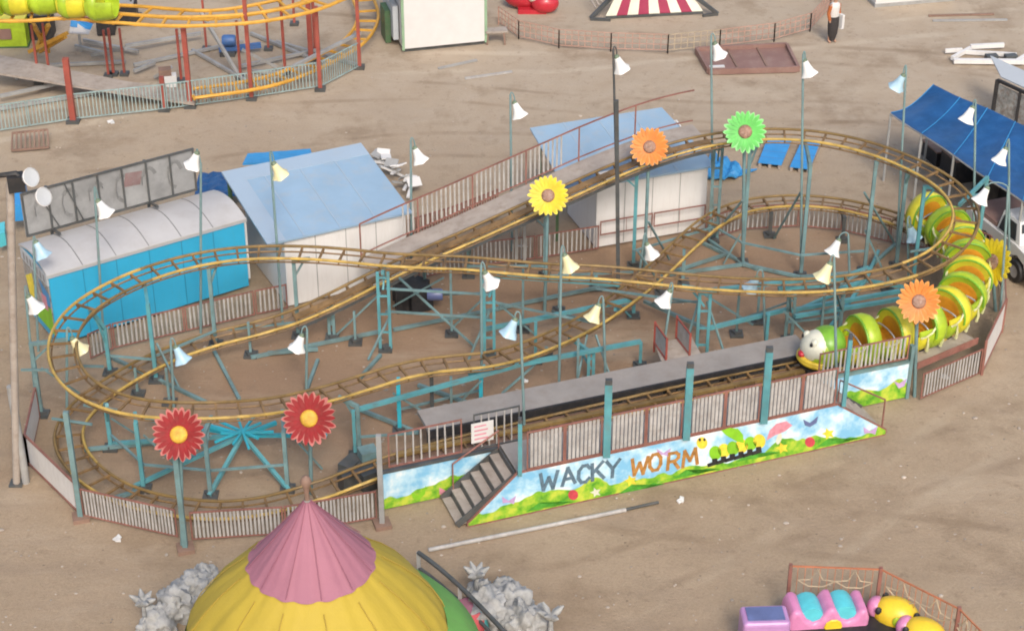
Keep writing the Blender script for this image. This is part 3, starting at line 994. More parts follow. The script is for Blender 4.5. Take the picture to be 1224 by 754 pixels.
# painted caterpillar in boots, leaf, toadstool, insects and flowers
for i in range(6):
    x, y = 855 + i * 10.5, 541 - i * 2.8
    decal(P0, ell(x, y, 7.5, 8.5), .002, 'flower_paint' if i % 2 else 'leaf_green', 'painted_worm_segment', pn, FN)
    decal(P0, [(x - 4, y + 7), (x + 2, y + 6), (x + 3, y + 13), (x - 9, y + 17), (x - 10, y + 13), (x - 4, y + 11)], .006, 'black', 'painted_boot', pn, FN)
decal(P0, ell(839, 529, 6.5, 7), .003, 'flower_paint', 'painted_worm_head', pn, FN)
for dx in (-4, 4):
    decal(P0, ell(839 + dx * .7, 525, 1.5, 1.8), .007, 'black', 'painted_eye', pn, FN)
decal(P0, [(862, 514), (872, 511), (882, 512), (888, 519), (889, 529), (880, 527), (868, 520)], .003, 'leaf_green', 'painted_leaf', pn, FN)
decal(P0, [(916, 526), (920, 514), (928, 506), (940, 503), (947, 508), (938, 515), (926, 520)], .003, 'mushroom', 'painted_toadstool', pn, FN)
decal(P0, ell(931, 524, 3, 7, .3), .0025, 'worm_face', 'painted_toadstool_stem', pn, FN)
decal(P0, [(960, 501), (968, 505), (978, 497), (976, 505), (968, 510), (962, 508)], .003, 'navy', 'painted_bird', pn, FN)
for x, y in ((685, 591), (968, 528)):
    decal(P0, ell(x, y, 6, 6), .003, 'ladybird', 'painted_ladybird', pn, FN)
for x, y in ((754, 574), (935, 535), (990, 518)):
    decal(P0, [(x + (8 if k % 2 else 4) * math.cos(k * PI / 5), y + (7 if k % 2 else 3.5) * math.sin(k * PI / 5)) for k in range(10)], .003, 'flower_paint', 'painted_flower', pn, FN)
decal(P0, [(x + (7 if k % 2 else 3) * math.cos(k * PI / 5), y + (6 if k % 2 else 3) * math.sin(k * PI / 5)) for x, y in ((712, 588),) for k in range(10)], .003, 'worm_face', 'painted_flower', pn, FN)
for x, y in ((608, 598), (793, 541), (1040, 515)):
    decal(P0, [(x, y), (x - 8, y - 5), (x - 7, y + 3), (x, y + 2), (x + 6, y + 4), (x + 9, y - 6)], .003, 'butterfly', 'painted_butterfly', pn, FN)
for xa, ya in ((655, 607), (765, 586), (830, 568), (905, 548), (1000, 531)):
    decal(P0, [(xa - 26, ya + 4), (xa - 10, ya - 7), (xa + 4, ya - 2), (xa + 16, ya - 9), (xa + 30, ya - 8)], .0025, 'grass_paint', 'painted_bush', pn, FN)

# smaller panels in the back plane
B0 = e0 + EY * yb
xa, xb = xsl, sx(606, 590, .3)
pl2 = thing('meadow_panel', B0 + EX * xa, 'small painted meadow panel left of the metal steps', 'sign panel')
panel_obj('painted_board', [B0 + EX * xa + Z * .04, B0 + EX * (xb + 1.2) + Z * .04, B0 + EX * (xb + 1.2) + Z * 1.0, B0 + EX * xa + Z * 1.0], pl2, 1.0)
decal(B0, [(492, 588), (500, 592), (509, 580), (508, 590), (500, 597), (493, 595)], .003, 'leaf_green', 'painted_bird', pl2, FN)
decal(B0, [(525, 582), (533, 586), (541, 581), (539, 590), (531, 592), (525, 590)], .003, 'mushroom', 'painted_butterfly', pl2, FN)
mb = MB()
mb.obox(B0, EX, EY, xa - .04, xb + 1.2, -.02, .07, 1.0, 1.06)
mb.obox(B0, EX, EY, xa - .08, xa - .002, -.03, .08, 0, 1.06)
mb.build('edge_trim', 'dark_steel', pl2)
xa2, xb2 = xr - .6, xsr
pl3 = thing('meadow_panel', B0 + EX * xb2, 'small painted meadow panel at the right end under the train, behind the handrail', 'sign panel')
panel_obj('painted_board', [B0 + EX * xa2 + Z * .04, B0 + EX * xb2 + Z * .04, B0 + EX * xb2 + Z * 1.02, B0 + EX * xa2 + Z * 1.02], pl3, 1.0)
decal(B0, [(1068, 455), (1075, 458), (1084, 452), (1081, 461), (1074, 464)], .003, 'butterfly', 'painted_butterfly', pl3, FN)
mb = MB()
mb.obox(B0, EX, EY, xa2, xb2 + .04, -.02, .07, 1.02, 1.08)
mb.obox(B0, EX, EY, xb2 + .002, xb2 + .09, -.03, .09, 0, 1.5)
mb.build('edge_trim', 'teal_dull', pl3)


# steps
def steps(x_top, x_bot, label, mirror=False):
    st = thing('metal_steps', e0 + EX * x_bot + EY * .5, label, 'steps')
    n = 6
    for i in range(n):
        a = x_top + (x_bot - x_top) * i / n
        b2 = x_top + (x_bot - x_top) * (i + 1) / n
        z = PH * (1 - (i + 1) / (n + .4)) + .02
        mb = MB()
        mb.obox(e0, EX, EY, min(a, b2), max(a, b2) + .05, .08, yb - .12, z - .03, z)
        mb.build('tread', 'plank', st)
        mb = MB()
        mb.obox(e0, EX, EY, (a - .015 if x_bot < x_top else a - .015), a + .015, .08, yb - .12, z, z + PH / (n + .4) - .03)
        mb.build('riser', 'dark_steel', st)
    for y in (.055, yb - .10):
        MB().bar(e0 + EX * x_top + EY * y + Z * (PH - .1), e0 + EX * x_bot + EY * y + Z * .08, .03, .16).build('stringer', 'dark_steel', st)
    mb = MB()
    y = yb - .10
    a, b2 = e0 + EX * x_top + EY * y, e0 + EX * (x_bot * .8 + x_top * .2) + EY * y
    if mirror:
        y = .1
        a, b2 = e0 + EX * x_top + EY * y, e0 + EX * x_bot + EY * y
    mb.tube([a + Z * (PH - .1), a + Z * (PH + .42 if not mirror else PH + .6), b2 + Z * (.95), b2 + Z * .1], .022, 6)
    mb.build('handrail', 'red_rail', st)


steps(xl - .05, -.25, 'worn metal steps left of the name panel up to the gate')
steps(xr + .05, Lp - .05, 'steps hidden behind the right slant of the name panel with a thin red handrail', True)


# ------------------------------------------------------------------ fences
def fence(name, pts, h, label, z0=0.0, pick='picket', rail='red_rail', step=.105, pw=.05, post=None, posth=None, group=None, gap=.06, cat='fence', low=.1):
    root = thing(name, (pts[0].x, pts[0].y, z0), label, cat, group)
    for i in range(len(pts) - 1):
        a, b_ = flat(pts[i]) + Z * z0, flat(pts[i + 1]) + Z * z0
        za, zb_ = pts[i].z, pts[i + 1].z
        a.z += za
        b_.z += zb_
        d = b_ - a
        L_ = d.length
        d.normalize()
        nn = max(1, round(L_ / 1.75))
        for k in range(nn):
            p = a + d * (L_ * k / nn + gap / 2)
            q = a + d * (L_ * (k + 1) / nn - gap / 2)
            f = MB()
            f.bar(p + Z * low, q + Z * low, .032)
            f.bar(p + Z * h, q + Z * h, .032)
            f.bar(p + Z * (low - .02), p + Z * (h + .02), .032)
            f.bar(q + Z * (low - .02), q + Z * (h + .02), .032)
            fo = f.build('panel_frame', rail, root)
            mb = MB()
            m_ = max(2, int((q - p).length / step))
            for j in range(1, m_):
                c = p.lerp(q, j / m_)
                lean = d * random.uniform(-.012, .012)
                e = d * pw / 2
                nrm = Vector((-d.y, d.x, 0)).normalized() * .008
                hh = h - .02
                mb.hexa([c - e - nrm + Z * (low + .02), c + e - nrm + Z * (low + .02), c + e + nrm + Z * (low + .02), c - e + nrm + Z * (low + .02)],
                        [c - e - nrm + Z * hh + lean, c + e - nrm + Z * hh + lean, c + e + nrm + Z * hh + lean, c - e + nrm + Z * hh + lean])
            if pick:
                mb.build('pickets', pick, fo)
            else:
                pass
        if post:
            MB().bar(a, a + Z * (posth or h + .05), .09).build('post', post, root)
    if post:
        e = flat(pts[-1]) + Z * (z0 + pts[-1].z)
        MB().bar(e, e + Z * (posth or h + .05), .09).build('post', post, root)
    return root


def board_fence(name, pts, h, label, z0=.1):
    root = thing(name, (pts[0].x, pts[0].y, 0), label, 'fence')
    for i in range(len(pts) - 1):
        a, b_ = flat(pts[i]), flat(pts[i + 1])
        d = (b_ - a).normalized()
        n = Vector((-d.y, d.x, 0))
        MB().prism([a + d * .06 + Z * z0, b_ - d * .06 + Z * z0, b_ - d * .06 + Z * h, a + d * .06 + Z * h], n, .02).build('sheet', 'sheet_white', root)
        f = MB()
        f.bar(a + Z * (z0 - .03), b_ + Z * (z0 - .03), .045)
        f.bar(a + Z * (h + .03), b_ + Z * (h + .03), .045)
        f.bar(a, a + Z * (h + .05), .06)
        f.bar(b_, b_ + Z * (h + .05), .06)
        f.build('panel_frame', 'red_rail', root)
    return root


board_fence('sheet_fence', [U(47, 500), U(35, 556), U(94, 614)], .82, 'pale sheet metal fence wrapping the far left end of the ride')
fence('picket_fence', [U(99, 619), U(214, 645)], .80, 'curved front picket fence between two tall teal posts, below the left red flower', step=.082, pw=.046)
fence('picket_fence', [U(229, 648), U(341, 641), U(452, 622)], .80, 'front picket fence behind the pink tent tip', step=.082, pw=.046)
for x, y, ty, lab in ((97, 620, 492, 'tall grey green corner post where sheet fence meets picket fence'), (222, 657, 540, 'thick low corner post under the left red flower'), (457, 628, 520, 'grey post at the left edge of the small meadow panel')):
    b_, t = V(x, y, ty)
    r_ = thing('corner_post', b_, lab, 'post')
    mb = MB().bar(b_, t, .11)
    mb.build('post', 'teal_dull' if x != 457 else 'grey_metal', r_)
    MB().box(b_ + Z * .05, .36, .36, .1, .3).build('foot_block', 'brown_kerb', r_)
fl = [B0 + EX * (xa + .15) + Z * 1.06, B0 + EX * (sx(560, 600, 0)) + Z * 1.06]
fence('picket_fence', fl, .95, 'fence with wide gaps on top of the small left meadow panel', step=.17, pw=.035)
gt = [B0 + EX * (sx(565, 600, 0) + .15) + Z * 1.06, B0 + EX * (xl + .5) + Z * 1.06]
fence('entry_gate', gt, 1.0, 'barred entry gate at the top of the metal steps', step=.16, pw=.03, rail='dark_steel', cat='gate')
pp = on_plane(577, 516, B0 + FN * .05, FN)
sg_ = thing('notice_sign', pp, 'white notice hung on the bars of the entry gate', 'sign')
MB().prism([pp + EX * -.27 + Z * -.25, pp + EX * .25 + Z * -.25, pp + EX * .25 + Z * .27, pp + EX * -.27 + Z * .27], FN, .012).build('board', 'white_clean', sg_)
mk = MB()
for i in range(4):
    mk.prism([pp + FN * .013 + EX * -.2 + Z * (.16 - i * .11), pp + FN * .013 + EX * (.08 + .04 * (i % 2)) + Z * (.16 - i * .11), pp + FN * .013 + EX * (.08 + .04 * (i % 2)) + Z * (.20 - i * .11), pp + FN * .013 + EX * -.2 + Z * (.20 - i * .11)], FN, .002)
mk.build('faded_marks', 'mushroom', sg_)
# front plane fence on the name panel
fr = thing('picket_fence', e0 + EX * xl, 'long pale picket fence standing on the name panel', 'fence')
bnd = [xl + .12] + [sx(px, py, PH) for px, py in ((722, 541), (818, 522), (911, 503))] + [xr]
for a, b_ in zip(bnd, bnd[1:]):
    lo, hi = a + .1, b_ - .1
    for h0, h1 in ((lo, (lo + hi) / 2 - .02), ((lo + hi) / 2 + .02, hi)):
        f = MB()
        for zz in (PH + .06, PH + 1.02):
            f.bar(e0 + EX * h0 + Z * zz, e0 + EX * h1 + Z * zz, .034)
        f.bar(e0 + EX * h0 + Z * PH, e0 + EX * h0 + Z * (PH + 1.04), .034)
        f.bar(e0 + EX * h1 + Z * PH, e0 + EX * h1 + Z * (PH + 1.04), .034)
        fo = f.build('panel_frame', 'red_rail', fr)
        mb = MB()
        m_ = int((h1 - h0) / .085)
        for j in range(1, m_):
            x = h0 + (h1 - h0) * j / m_
            w = .068 + random.uniform(-.006, .006)
            mb.obox(e0, EX, EY, x - w / 2, x + w / 2, -.012, .012, PH + .09, PH + .99 + random.uniform(-.01, .0))
        mb.build('pickets', 'picket', fo)
for k, (px, ty) in enumerate(((722, 459), (818, 439), (911, 420), (622, 505), (1001, 405))):
    x = bnd[1:4][k] if k < 3 else (xl + .02 if k == 3 else xr + .1)
    b_ = e0 + EX * x + EY * -.07 + Z * PH
    t = b_.copy()
    t.z = 0
    t.z = hof(Vector((b_.x, b_.y, 0)), ty)
    po = MB().bar(b_, t, .16 if k < 3 else .09, .12).build('post', 'teal', fr)
    MB().bar(t, t + Z * .12, .15 if k < 3 else .08, .11).build('post_cap', 'dark_steel', po)

# back fence on the right small panel and the curved right end
fence('picket_fence', [B0 + EX * (xr + .1) + Z * 1.08, B0 + EX * (xsr - .05) + Z * 1.08], .72, 'short picket fence in front of the train head, on the right meadow panel', step=.11)
fence('picket_fence', [U(1099, 480), U(1171, 449)], .78, 'angled picket fence with a red band at the right front corner, below the orange flower', step=.10)
a, b_ = U(1099, 480), U(1171, 449)
rb = thing('kick_board', a, 'reddish board along the platform edge behind the right corner fence', 'board')
nn_ = Vector((-(b_ - a).y, (b_ - a).x, 0)).normalized()
MB().prism([a + nn_ * .2 + Z * .82, b_ + nn_ * .2 + Z * .82, b_ + nn_ * .2 + Z * 1.0, a + nn_ * .2 + Z * 1.0], nn_, .03).build('plank', 'red_rail', rb)
ss = thing('side_walkway', a, 'dusty curved side walkway beside the track at the right front', 'walkway')
MB().prism([a + nn_ * .25 + Z * .86, b_ + nn_ * .25 + Z * .86, b_ + nn_ * .95 + Z * .86, a + nn_ * .95 + Z * .86], Z, .04).build('plank', 'plank', ss)
board_fence('sheet_fence', [U(1173, 448), U(1197, 397)], .95, 'pale sheet metal fence at the right end beside the parked pickup')
fence('picket_fence', [U(1198, 392), U(1196, 345), U(1180, 312), U(1150, 298), U(1108, 300), U(1062, 292), U(1006, 278), U(954, 273), U(887, 277), U(842, 290)], .78, 'long curved back fence round the right loop, behind the train tail', step=.12, pw=.04)
fence('picket_fence', [U(716, 300), U(640, 312), U(560, 322), U(500, 336)], .78, 'rear picket fence in front of the left side of the open white booth', step=.12, pw=.04)
fence('picket_fence', [U(345, 371), U(306, 379), U(137, 419), U(108, 432)], .78, 'rear picket fence along the cyan trailer', step=.11, pw=.045)
# thin red rails in front of the right booth
fence('rail_fence', [U(716, 302), U(842, 281)], .95, 'two thin red rails in front of the right white booth', step=9, pw=.01, low=.55, pick='red_rail')
# dark red gate panels by the left booth
fence('picket_fence', [U(487, 300), U(540, 284), U(596, 262)], .95, 'dark red picket fence beside the left white booth, beyond the lift', step=.09, pw=.045, pick='red_rail')
# little red and white gangway gate behind platform
gw = thing('exit_gangway', U(800, 430), 'small gangway with red framed side panels behind the platform', 'gangway')
a = U(790, 440, .0); b_ = U(800, 415, .0)
dk = [U(782, 412, .9), U(826, 403, .9), U(838, 425, .93), U(792, 437, .93)]
MB().prism(dk, Z, .04).build('deck', 'plank', gw)
for p, q in ((U(782, 412, .9), U(796, 432, .93)), (U(808, 405, .9), U(824, 426, .93))):
    f = MB()
    for z in (.05, .62):
        f.bar(p + Z * z, q + Z * z, .035)
    f.bar(p - Z * .2, p + Z * .66, .05)
    f.bar(q - Z * .2, q + Z * .66, .05)
    fo = f.build('side_frame', 'red_post', gw)
    d = (q - p)
    n = Vector((-d.y, d.x, 0)).normalized()
    MB().prism([p + d * .08 + Z * .1, q - d * .08 + Z * .1, q - d * .08 + Z * .58, p + d * .08 + Z * .58], n, .012).build('side_sheet', 'picket', fo)


# ------------------------------------------------------------------ flowers on poles
def flower(cx, cy, r_px, bx, by, colors, label, yaw=0.0, pitch=30):
    b_ = U(bx, by)
    c = on_plane(cx, cy, b_, Vector((0, 1, 0)))
    depth = (c - CAM).dot(Vector((0, CT, -ST)))
    r_ = r_px * depth / F
    fl = thing('flower_sign', b_, label, 'flower sign', 'big painted flowers on poles')
    MB().tube([b_, Vector((c.x, c.y, c.z - .05))], .045, 8).build('pole', 'teal_dull', fl, smooth=60)
    rot = Matrix.Translation(c + Vector((0, -.09, 0))) @ Matrix.Rotation(yaw, 4, 'Z') @ Matrix.Rotation(R(90 - pitch), 4, 'X')
    # local: xy plane of the disc, +z faces the viewer side
    np_ = 22
    for lay, (mat, sc, zz, wd) in enumerate(((colors[1], 1.0, 0.0, .093), (colors[0], .95, .02, .064))):
        mb = MB()
        for k in range(np_):
            a = 2 * PI * (k + .5 * 0) / np_ + random.uniform(-.03, .03)
            rr = r_ * sc * random.uniform(.94, 1.04)
            ca, sa = math.cos(a), math.sin(a)
            def P(rad, off, z):
                return rot @ Vector((rad * ca - off * sa, rad * sa + off * ca, z))
            w = wd * r_ * 1.35
            prof = [(.25, w * .55), (.55, w * .95), (.78, w), (.92, w * .62), (1.0, 0.0)]
            up = [P(rr * t, o_, zz + .07 * t * t + .02 * (o_ / w) ** 2) for t, o_ in prof]
            dn = [P(rr * t, -o_, zz + .07 * t * t) for t, o_ in prof[:-1]][::-1]
            nz_ = (rot.to_3x3() @ Vector((0, 0, 1)))
            mb.prism(up + dn, nz_, .012)
        mb.build('petals' if lay else 'petal_edges', mat, fl)
    nz_ = rot
    core = MB().lathe([(.001, .10), (r_ * .14, .11), (r_ * .26, .095), (r_ * .32, .07), (r_ * .32, .0)], 18, rot)
    core.build('flower_core', colors[2], fl, smooth=60)
    return fl


flower(215, 516, 33, 218, 655, ('petal_red', 'petal_pink', 'core_yellow'), 'left red flower with a yellow core, standing at the front picket fence')
flower(370, 497, 33, 372, 590, ('petal_red', 'petal_pink', 'core_yellow'), 'right red flower with a yellow core, standing above the pink tent tip')
flower(655, 232, 25, 651, 372, ('petal_yellow', 'petal_yellow_pale', 'core_brown'), 'round yellow flower with dark core facing forward halfway up the lift')
flower(776, 174, 24, 770, 322, ('petal_orange', 'petal_orange_pale', 'core_brown'), 'orange flower beside the top of the lift and the right booth roof')
flower(890, 156, 26, 888, 316, ('petal_green', 'petal_green_pale', 'core_brown'), 'bright green flower at the crest of the track')
flower(1097, 358, 27, 1093, 474, ('petal_orange', 'petal_orange_pale', 'core_brown'), 'orange flower in front of the caterpillar train')
flower(1186, 311, 30, 1190, 372, ('petal_yellow', 'petal_yellow_pale', 'core_brown'), 'yellow flower turned edge on at the right side of the train', yaw=R(-56), pitch=20)


# ------------------------------------------------------------------ bell lamps
def lamp(tx, ty, sx_, sy_, bx, by, mat, label, r=.172, pole='teal_dull'):
    """pole from the ground at bx,by to tx,ty; shade hangs at sx_,sy_ from a gooseneck"""
    b_ = U(bx, by)
    n = Vector((0, 1, 0))
    t = on_plane(tx, ty, b_, n)
    c = on_plane(sx_, sy_, b_, n)
    la = thing('bell_lamp', b_, label, 'lamp', 'flower shaped lamps on tall poles around the ride')
    side = 1 if c.x > t.x else -1
    w = abs(c.x - t.x)
    if w < .12:
        c.x = t.x + side * .12
        w = .12
    # gooseneck: arc from the pole top over to the shade neck
    neck = c + Z * .22 - Vector((side * .06, 0, 0))
    hi = max(t.z, neck.z) + .14
    t0 = Vector((t.x, t.y, min(t.z, hi - .14)))
    pts = [b_, b_.lerp(t0, .5), t0]
    for i in range(1, 8):
        a = PI * i / 8
        f = (1 - math.cos(a)) / 2
        z = t0.z * (1 - f) + neck.z * f + math.sin(a) * (hi - max(t0.z, neck.z))
        pts.append(Vector((t0.x * (1 - f) + neck.x * f, t0.y, z)))
    pts.append(neck)
    m_ = len(pts)
    MB().tube(pts, [.034] * 2 + [.03] + [.018] * (m_ - 3), 7).build('pole', pole, la, smooth=60)
    tilt = Matrix.Translation(c) @ Matrix.Rotation(side * -R(22), 4, 'Y') @ Matrix.Rotation(R(random.uniform(-8, 14)), 4, 'X')
    ph = random.uniform(0, 6)
    prof = [(.045, .21), (.075, .19), (.10, .10), (.125, .0), (.165, -.11), (.225, -.20), (.25, -.235), (.235, -.225), (.155, -.11), (.115, 0), (.06, .17)]
    sc = r / .2
    prof = [(a * sc, z * sc * 1.12) for a, z in prof]
    so = MB().lathe(prof, 20, tilt, wob=lambda a, j: .10 * math.cos(5 * a + ph) if j in (5, 6, 7) else 0).build('lamp_shade', mat, la, smooth=50)
    MB().lathe([(.001, .28 * sc), (.035 * sc, .27 * sc), (.075 * sc, .235 * sc), (.085 * sc, .19 * sc), (.07 * sc, .19 * sc)], 12, tilt).build('calyx', 'calyx', so, smooth=50)
    MB().ball(tilt @ Vector((0, 0, -.10 * sc)), .05 * sc, n=8, m=6).build('bulb', 'lens', so, smooth=60)


W_, C_, B_ = 'shade_white', 'shade_cream', 'shade_blue'
LAMPS = [
 (323, 184, 331, 202, 338, 385, C_, 'cream bell lamp in front of the left booth roof'),
 (113, 226, 120, 247, 125, 422, W_, 'white bell lamp against the grey billboard back'),
 (240, 196, 233, 190, 240, 398, W_, 'white bell lamp by the right end of the grey billboard'),
 (491, 168, 499, 184, 492, 330, W_, 'white bell lamp above the scrap pile behind the left booth'),
 (610, 114, 618, 130, 612, 300, W_, 'white bell lamp on bare sand left of the open booth roof'),
 (733, 60, 740, 75, 740, 342, W_, 'white bell lamp on the tall dark mast above the lift'),
 (850, 44, 857, 59, 852, 286, W_, 'white bell lamp at the left corner of the brown tray'),
 (960, 66, 962, 80, 957, 328, W_, 'white bell lamp just right of the brown tray'),
 (1083, 82, 1076, 97, 1071, 316, B_, 'pale blue bell lamp on sand above the blue canopy'),
 (1166, 124, 1160, 136, 1163, 328, W_, 'white bell lamp over the left half of the blue canopy'),
 (1206, 170, 1200, 185, 1206, 330, W_, 'white bell lamp over the right half of the blue canopy, near the picture edge'),
 (1205, 226, 1176, 232, 1195, 385, W_, 'white bell lamp on a broad arched neck at the right end of the ride'),
 (30, 345, 38, 361, 42, 470, W_, 'white bell lamp in front of the trailer mural'),
 (80, 395, 91, 411, 80, 500, C_, 'cream bell lamp at the left bend of the upper track'),
 (204, 408, 214, 422, 208, 490, B_, 'pale blue bell lamp left of the large gap in the left loop'),
 (367, 394, 358, 408, 366, 470, W_, 'white bell lamp above the right red flower'),
 (622, 378, 612, 390, 628, 545, B_, 'pale blue bell lamp in the middle of the ride'),
 (575, 318, 583, 332, 576, 480, W_, 'white bell lamp at the centre of the middle track'),
 (671, 298, 678, 312, 668, 470, C_, 'cream bell lamp below the yellow flower'),
 (721, 358, 712, 372, 724, 462, C_, 'yellowish bell lamp above the curved dip of the track'),
 (770, 282, 776, 298, 762, 345, W_, 'white bell lamp in front of the right booth wall'),
 (804, 343, 797, 354, 788, 448, W_, 'white bell lamp above the exit gangway'),
 (912, 328, 901, 338, 915, 418, B_, 'pale blue bell lamp over the straight middle track'),
 (997, 310, 988, 323, 1001, 522, C_, 'cream bell lamp on the tall post at the platform end'),
 (1014, 282, 999, 294, 1016, 350, W_, 'white bell lamp inside the right loop'),
 (1085, 262, 1090, 277, 1086, 335, B_, 'pale blue bell lamp beside the tail of the train'),
 (40, 290, 46, 297, 46, 420, B_, 'pale blue bell lamp over the corner of the trailer roof')]
for l_ in LAMPS:
    lamp(*l_, pole='dark_steel' if l_[0] == 733 else 'lamp_pole')

# ------------------------------------------------------------------ floodlight mast
b_, t = V(20, 578, 218, 12)
fm = thing('floodlight_mast', b_, 'tall thin mast with floodlights at the left edge', 'lamp post')
MB().tube([b_, t], .085, 10).build('pole', 'plank', fm, smooth=60)
MB().tube([b_ + Vector((.2, .05, 0)), b_ + Vector((.2, .05, 2.6))], .09, 10).build('sleeve', 'grey_metal', fm, smooth=60)
MB().box(b_ + Z * .02, .3, .3, .04).build('foot_plate', 'dark_steel', fm)
fr_ = MB()
fr_.tube([t + Vector((-.3, 0, -.15)), t + Vector((-.25, 0, .15)), t + Vector((.15, 0, .2)), t + Vector((.3, 0, .05)), t + Vector((.2, 0, -.2))], .06, 6)
fr_.box(t + Vector((.12, 0, 0)), .34, .3, .34, .3)
fr_.build('bracket', 'black', fm, smooth=40)
for dx, dz in ((.42, .15), (.62, -.3)):
    q = t + Vector((dx, -.1, dz))
    mt = Matrix.Translation(q) @ Matrix.Rotation(R(60), 4, 'Y') @ Matrix.Rotation(R(30), 4, 'X')
    h_ = MB().lathe([(.05, -.13), (.08, -.11), (.16, .0), (.205, .10), (.19, .11)], 16, mt).build('lamp_head', 'white_clean', fm, smooth=50)
    MB().lathe([(.001, .08), (.19, .095)], 16, mt).build('lens', 'lens', h_)

# ------------------------------------------------------------------ cyan trailer
a = U(70, 415); b_ = U(298, 345)
TX = (b_ - a).normalized(); TY = Vector((-TX.y, TX.x, 0)); TL = (b_ - a).length; TW = 1.83; THt = 2.1
tr_ = thing('show_trailer', a + TX * TL / 2 + TY * TW / 2, 'cyan show trailer with a dusty rounded grey roof and painted end', 'trailer')
mb = MB(); mb.obox(a, TX, TY, 0, TL, 0, TW, .10, THt)
mb.build('body', 'cyan', tr_)
mb = MB()
for i in range(1, 6):
    x = TL * i / 6
    mb.obox(a, TX, TY, x - .012, x + .012, -.006, -.001, .12, THt - .1)
mb.build('sheet_joint', 'cyan_joint', tr_)
grid = []
for j in range(9):
    v = j / 8
    z = THt + .02 + .26 * math.sin(PI * (.08 + .84 * v)) - .06
    grid.append([a + TX * (-.05 + (TL + .1) * i / 10) + TY * (-.06 + (TW + .12) * v) + Z * z for i in range(11)])
ro = MB().sheet(grid, .05).build('roof', 'trailer_roof', tr_, smooth=40)
for i in range(1, 6):
    mb = MB()
    x = TL * i / 6
    pts = [a + TX * x + TY * (-.05 + (TW + .1) * j / 8) + Z * (THt - .035 + .26 * math.sin(PI * (.08 + .84 * j / 8))) for j in range(9)]
    for p, q in zip(pts, pts[1:]):
        mb.bar(p, q, .02, .012)
    mb.build('roof_seam', 'mesh_dark', ro)
mb = MB(); mb.obox(a, TX, TY, -.07, TL + .07, -.035, -.005, THt - .09, THt + .03)
mb.build('front_trim', 'roof_pale', tr_)
mb = MB(); mb.obox(a, TX, TY, -.03, -.004, .04, TW - .04, .35, THt - .34)
mm = mb.build('end_mural', 'banner_pic', tr_)
EN = -TX
def endp(y, z, off=.034): return a - TX * off + TY * y + Z * z
def quad(mb, y0, z0, y1, z1, y2, z2, y3, z3, off=.034):
    return mb.prism([endp(y0, z0, off), endp(y1, z1, off), endp(y2, z2, off), endp(y3, z3, off)], EN, .003)
quad(MB(), .04, .35, 1.2, .35, .9, .9, .04, 1.1).build('painted_grass', 'leaf_green', mm)
quad(MB(), .04, 1.5, .7, 1.7, .4, 1.1, .04, 1.15, .036).build('painted_sky', 'tarp_light', mm)
quad(MB(), 1.0, .7, 1.5, .6, 1.7, 1.3, 1.2, 1.6, .038).build('painted_flower', 'flower_paint', mm)
quad(MB(), .25, .95, .6, .9, .65, 1.3, .3, 1.35, .04).build('painted_shape', 'mushroom', mm)
mb = MB(); mb.obox(a, TX, TY, -.05, -.004, .02, TW - .02, THt - .33, THt - .02)
mb.build('end_fascia', 'roof_pale', tr_)
mb = MB()
for i in range(7):
    y = .15 + i * .225
    quad(mb, y, THt - .28, y + .13, THt - .28, y + .13, THt - .08, y + .02, THt - .08, .052)
mb.build('fascia_mark', 'mesh_grey', tr_)
mb = MB(); mb.obox(a, TX, TY, TL + .004, TL + .05, -.03, .05, .32, THt)
mb.build('corner_trim', 'white_clean', tr_)
for x in (TL * .35, TL * .5):
    for y in (.12, TW - .12):
        w = MB().lathe([(.001, -.09), (.14, -.09), (.16, -.1), (.30, -.1), (.32, -.06), (.32, .06), (.30, .1), (.001, .1)], 18, Matrix.Translation(a + TX * x + TY * y + Z * .32) @ Matrix.Rotation(math.atan2(TX.y, TX.x), 4, 'Z') @ Matrix.Rotation(PI / 2, 4, 'X'))
        w.build('wheel', 'black', tr_, smooth=40)

# billboard behind the trailer roof
c0 = U(35, 283, 2.2); c1 = U(233, 236, 2.2)
c0 = a + TX * .35 + TY * (TW + .12)
bl = thing('billboard', c0, 'grey back of a big framed billboard rising behind the cyan trailer', 'billboard')
zb0, zb1 = 2.25, 3.45
bL = TL * .86
mb = MB(); mb.prism([c0 + Z * zb0 + TX * -.15, c0 + TX * bL + Z * zb0, c0 + TX * bL + Z * zb1, c0 + TX * -.15 + Z * zb1], TY, .025)
mb.build('sheet', 'mesh_grey', bl)
mb = MB()
for i in range(8):
    x = -.12 + (bL + .1) * i / 7
    mb.bar(c0 + TX * x - TY * .03 + Z * (zb0 - .02), c0 + TX * x - TY * .03 + Z * zb1, .045)
for z in (zb0, zb1, ):
    mb.bar(c0 - TX * .15 - TY * .031 + Z * z, c0 + TX * bL - TY * .031 + Z * z, .05)
mb.bar(c0 + TX * .75 - TY * .05 + Z * zb0, c0 + TX * .25 - TY * .05 + Z * zb1, .03)
mb.bar(c0 + TX * 1.0 - TY * .05 + Z * zb1, c0 + TX * 1.4 - TY * .05 + Z * zb0, .03)
mb.build('frame', 'dark_steel', bl)
ib = random.Random(4)
for i in range(6):
    mb = MB()
    x0 = .10 + bL * i / 6.3
    pts_ = []
    for t in range(9):
        a_ = ib.uniform(.2, .5) + t * (.55 if i % 2 else .38)
        pts_.append(c0 + TX * (x0 + .28 + .2 * math.cos(a_)) + Z * ((zb0 + zb1) / 2 + .38 * math.sin(a_)) - TY * .004)
    for p_, q_ in zip(pts_, pts_[1:]):
        mb.bar(p_, q_, .006, .10)
    mb.build('ghost_stroke', 'mesh_dark', bl)
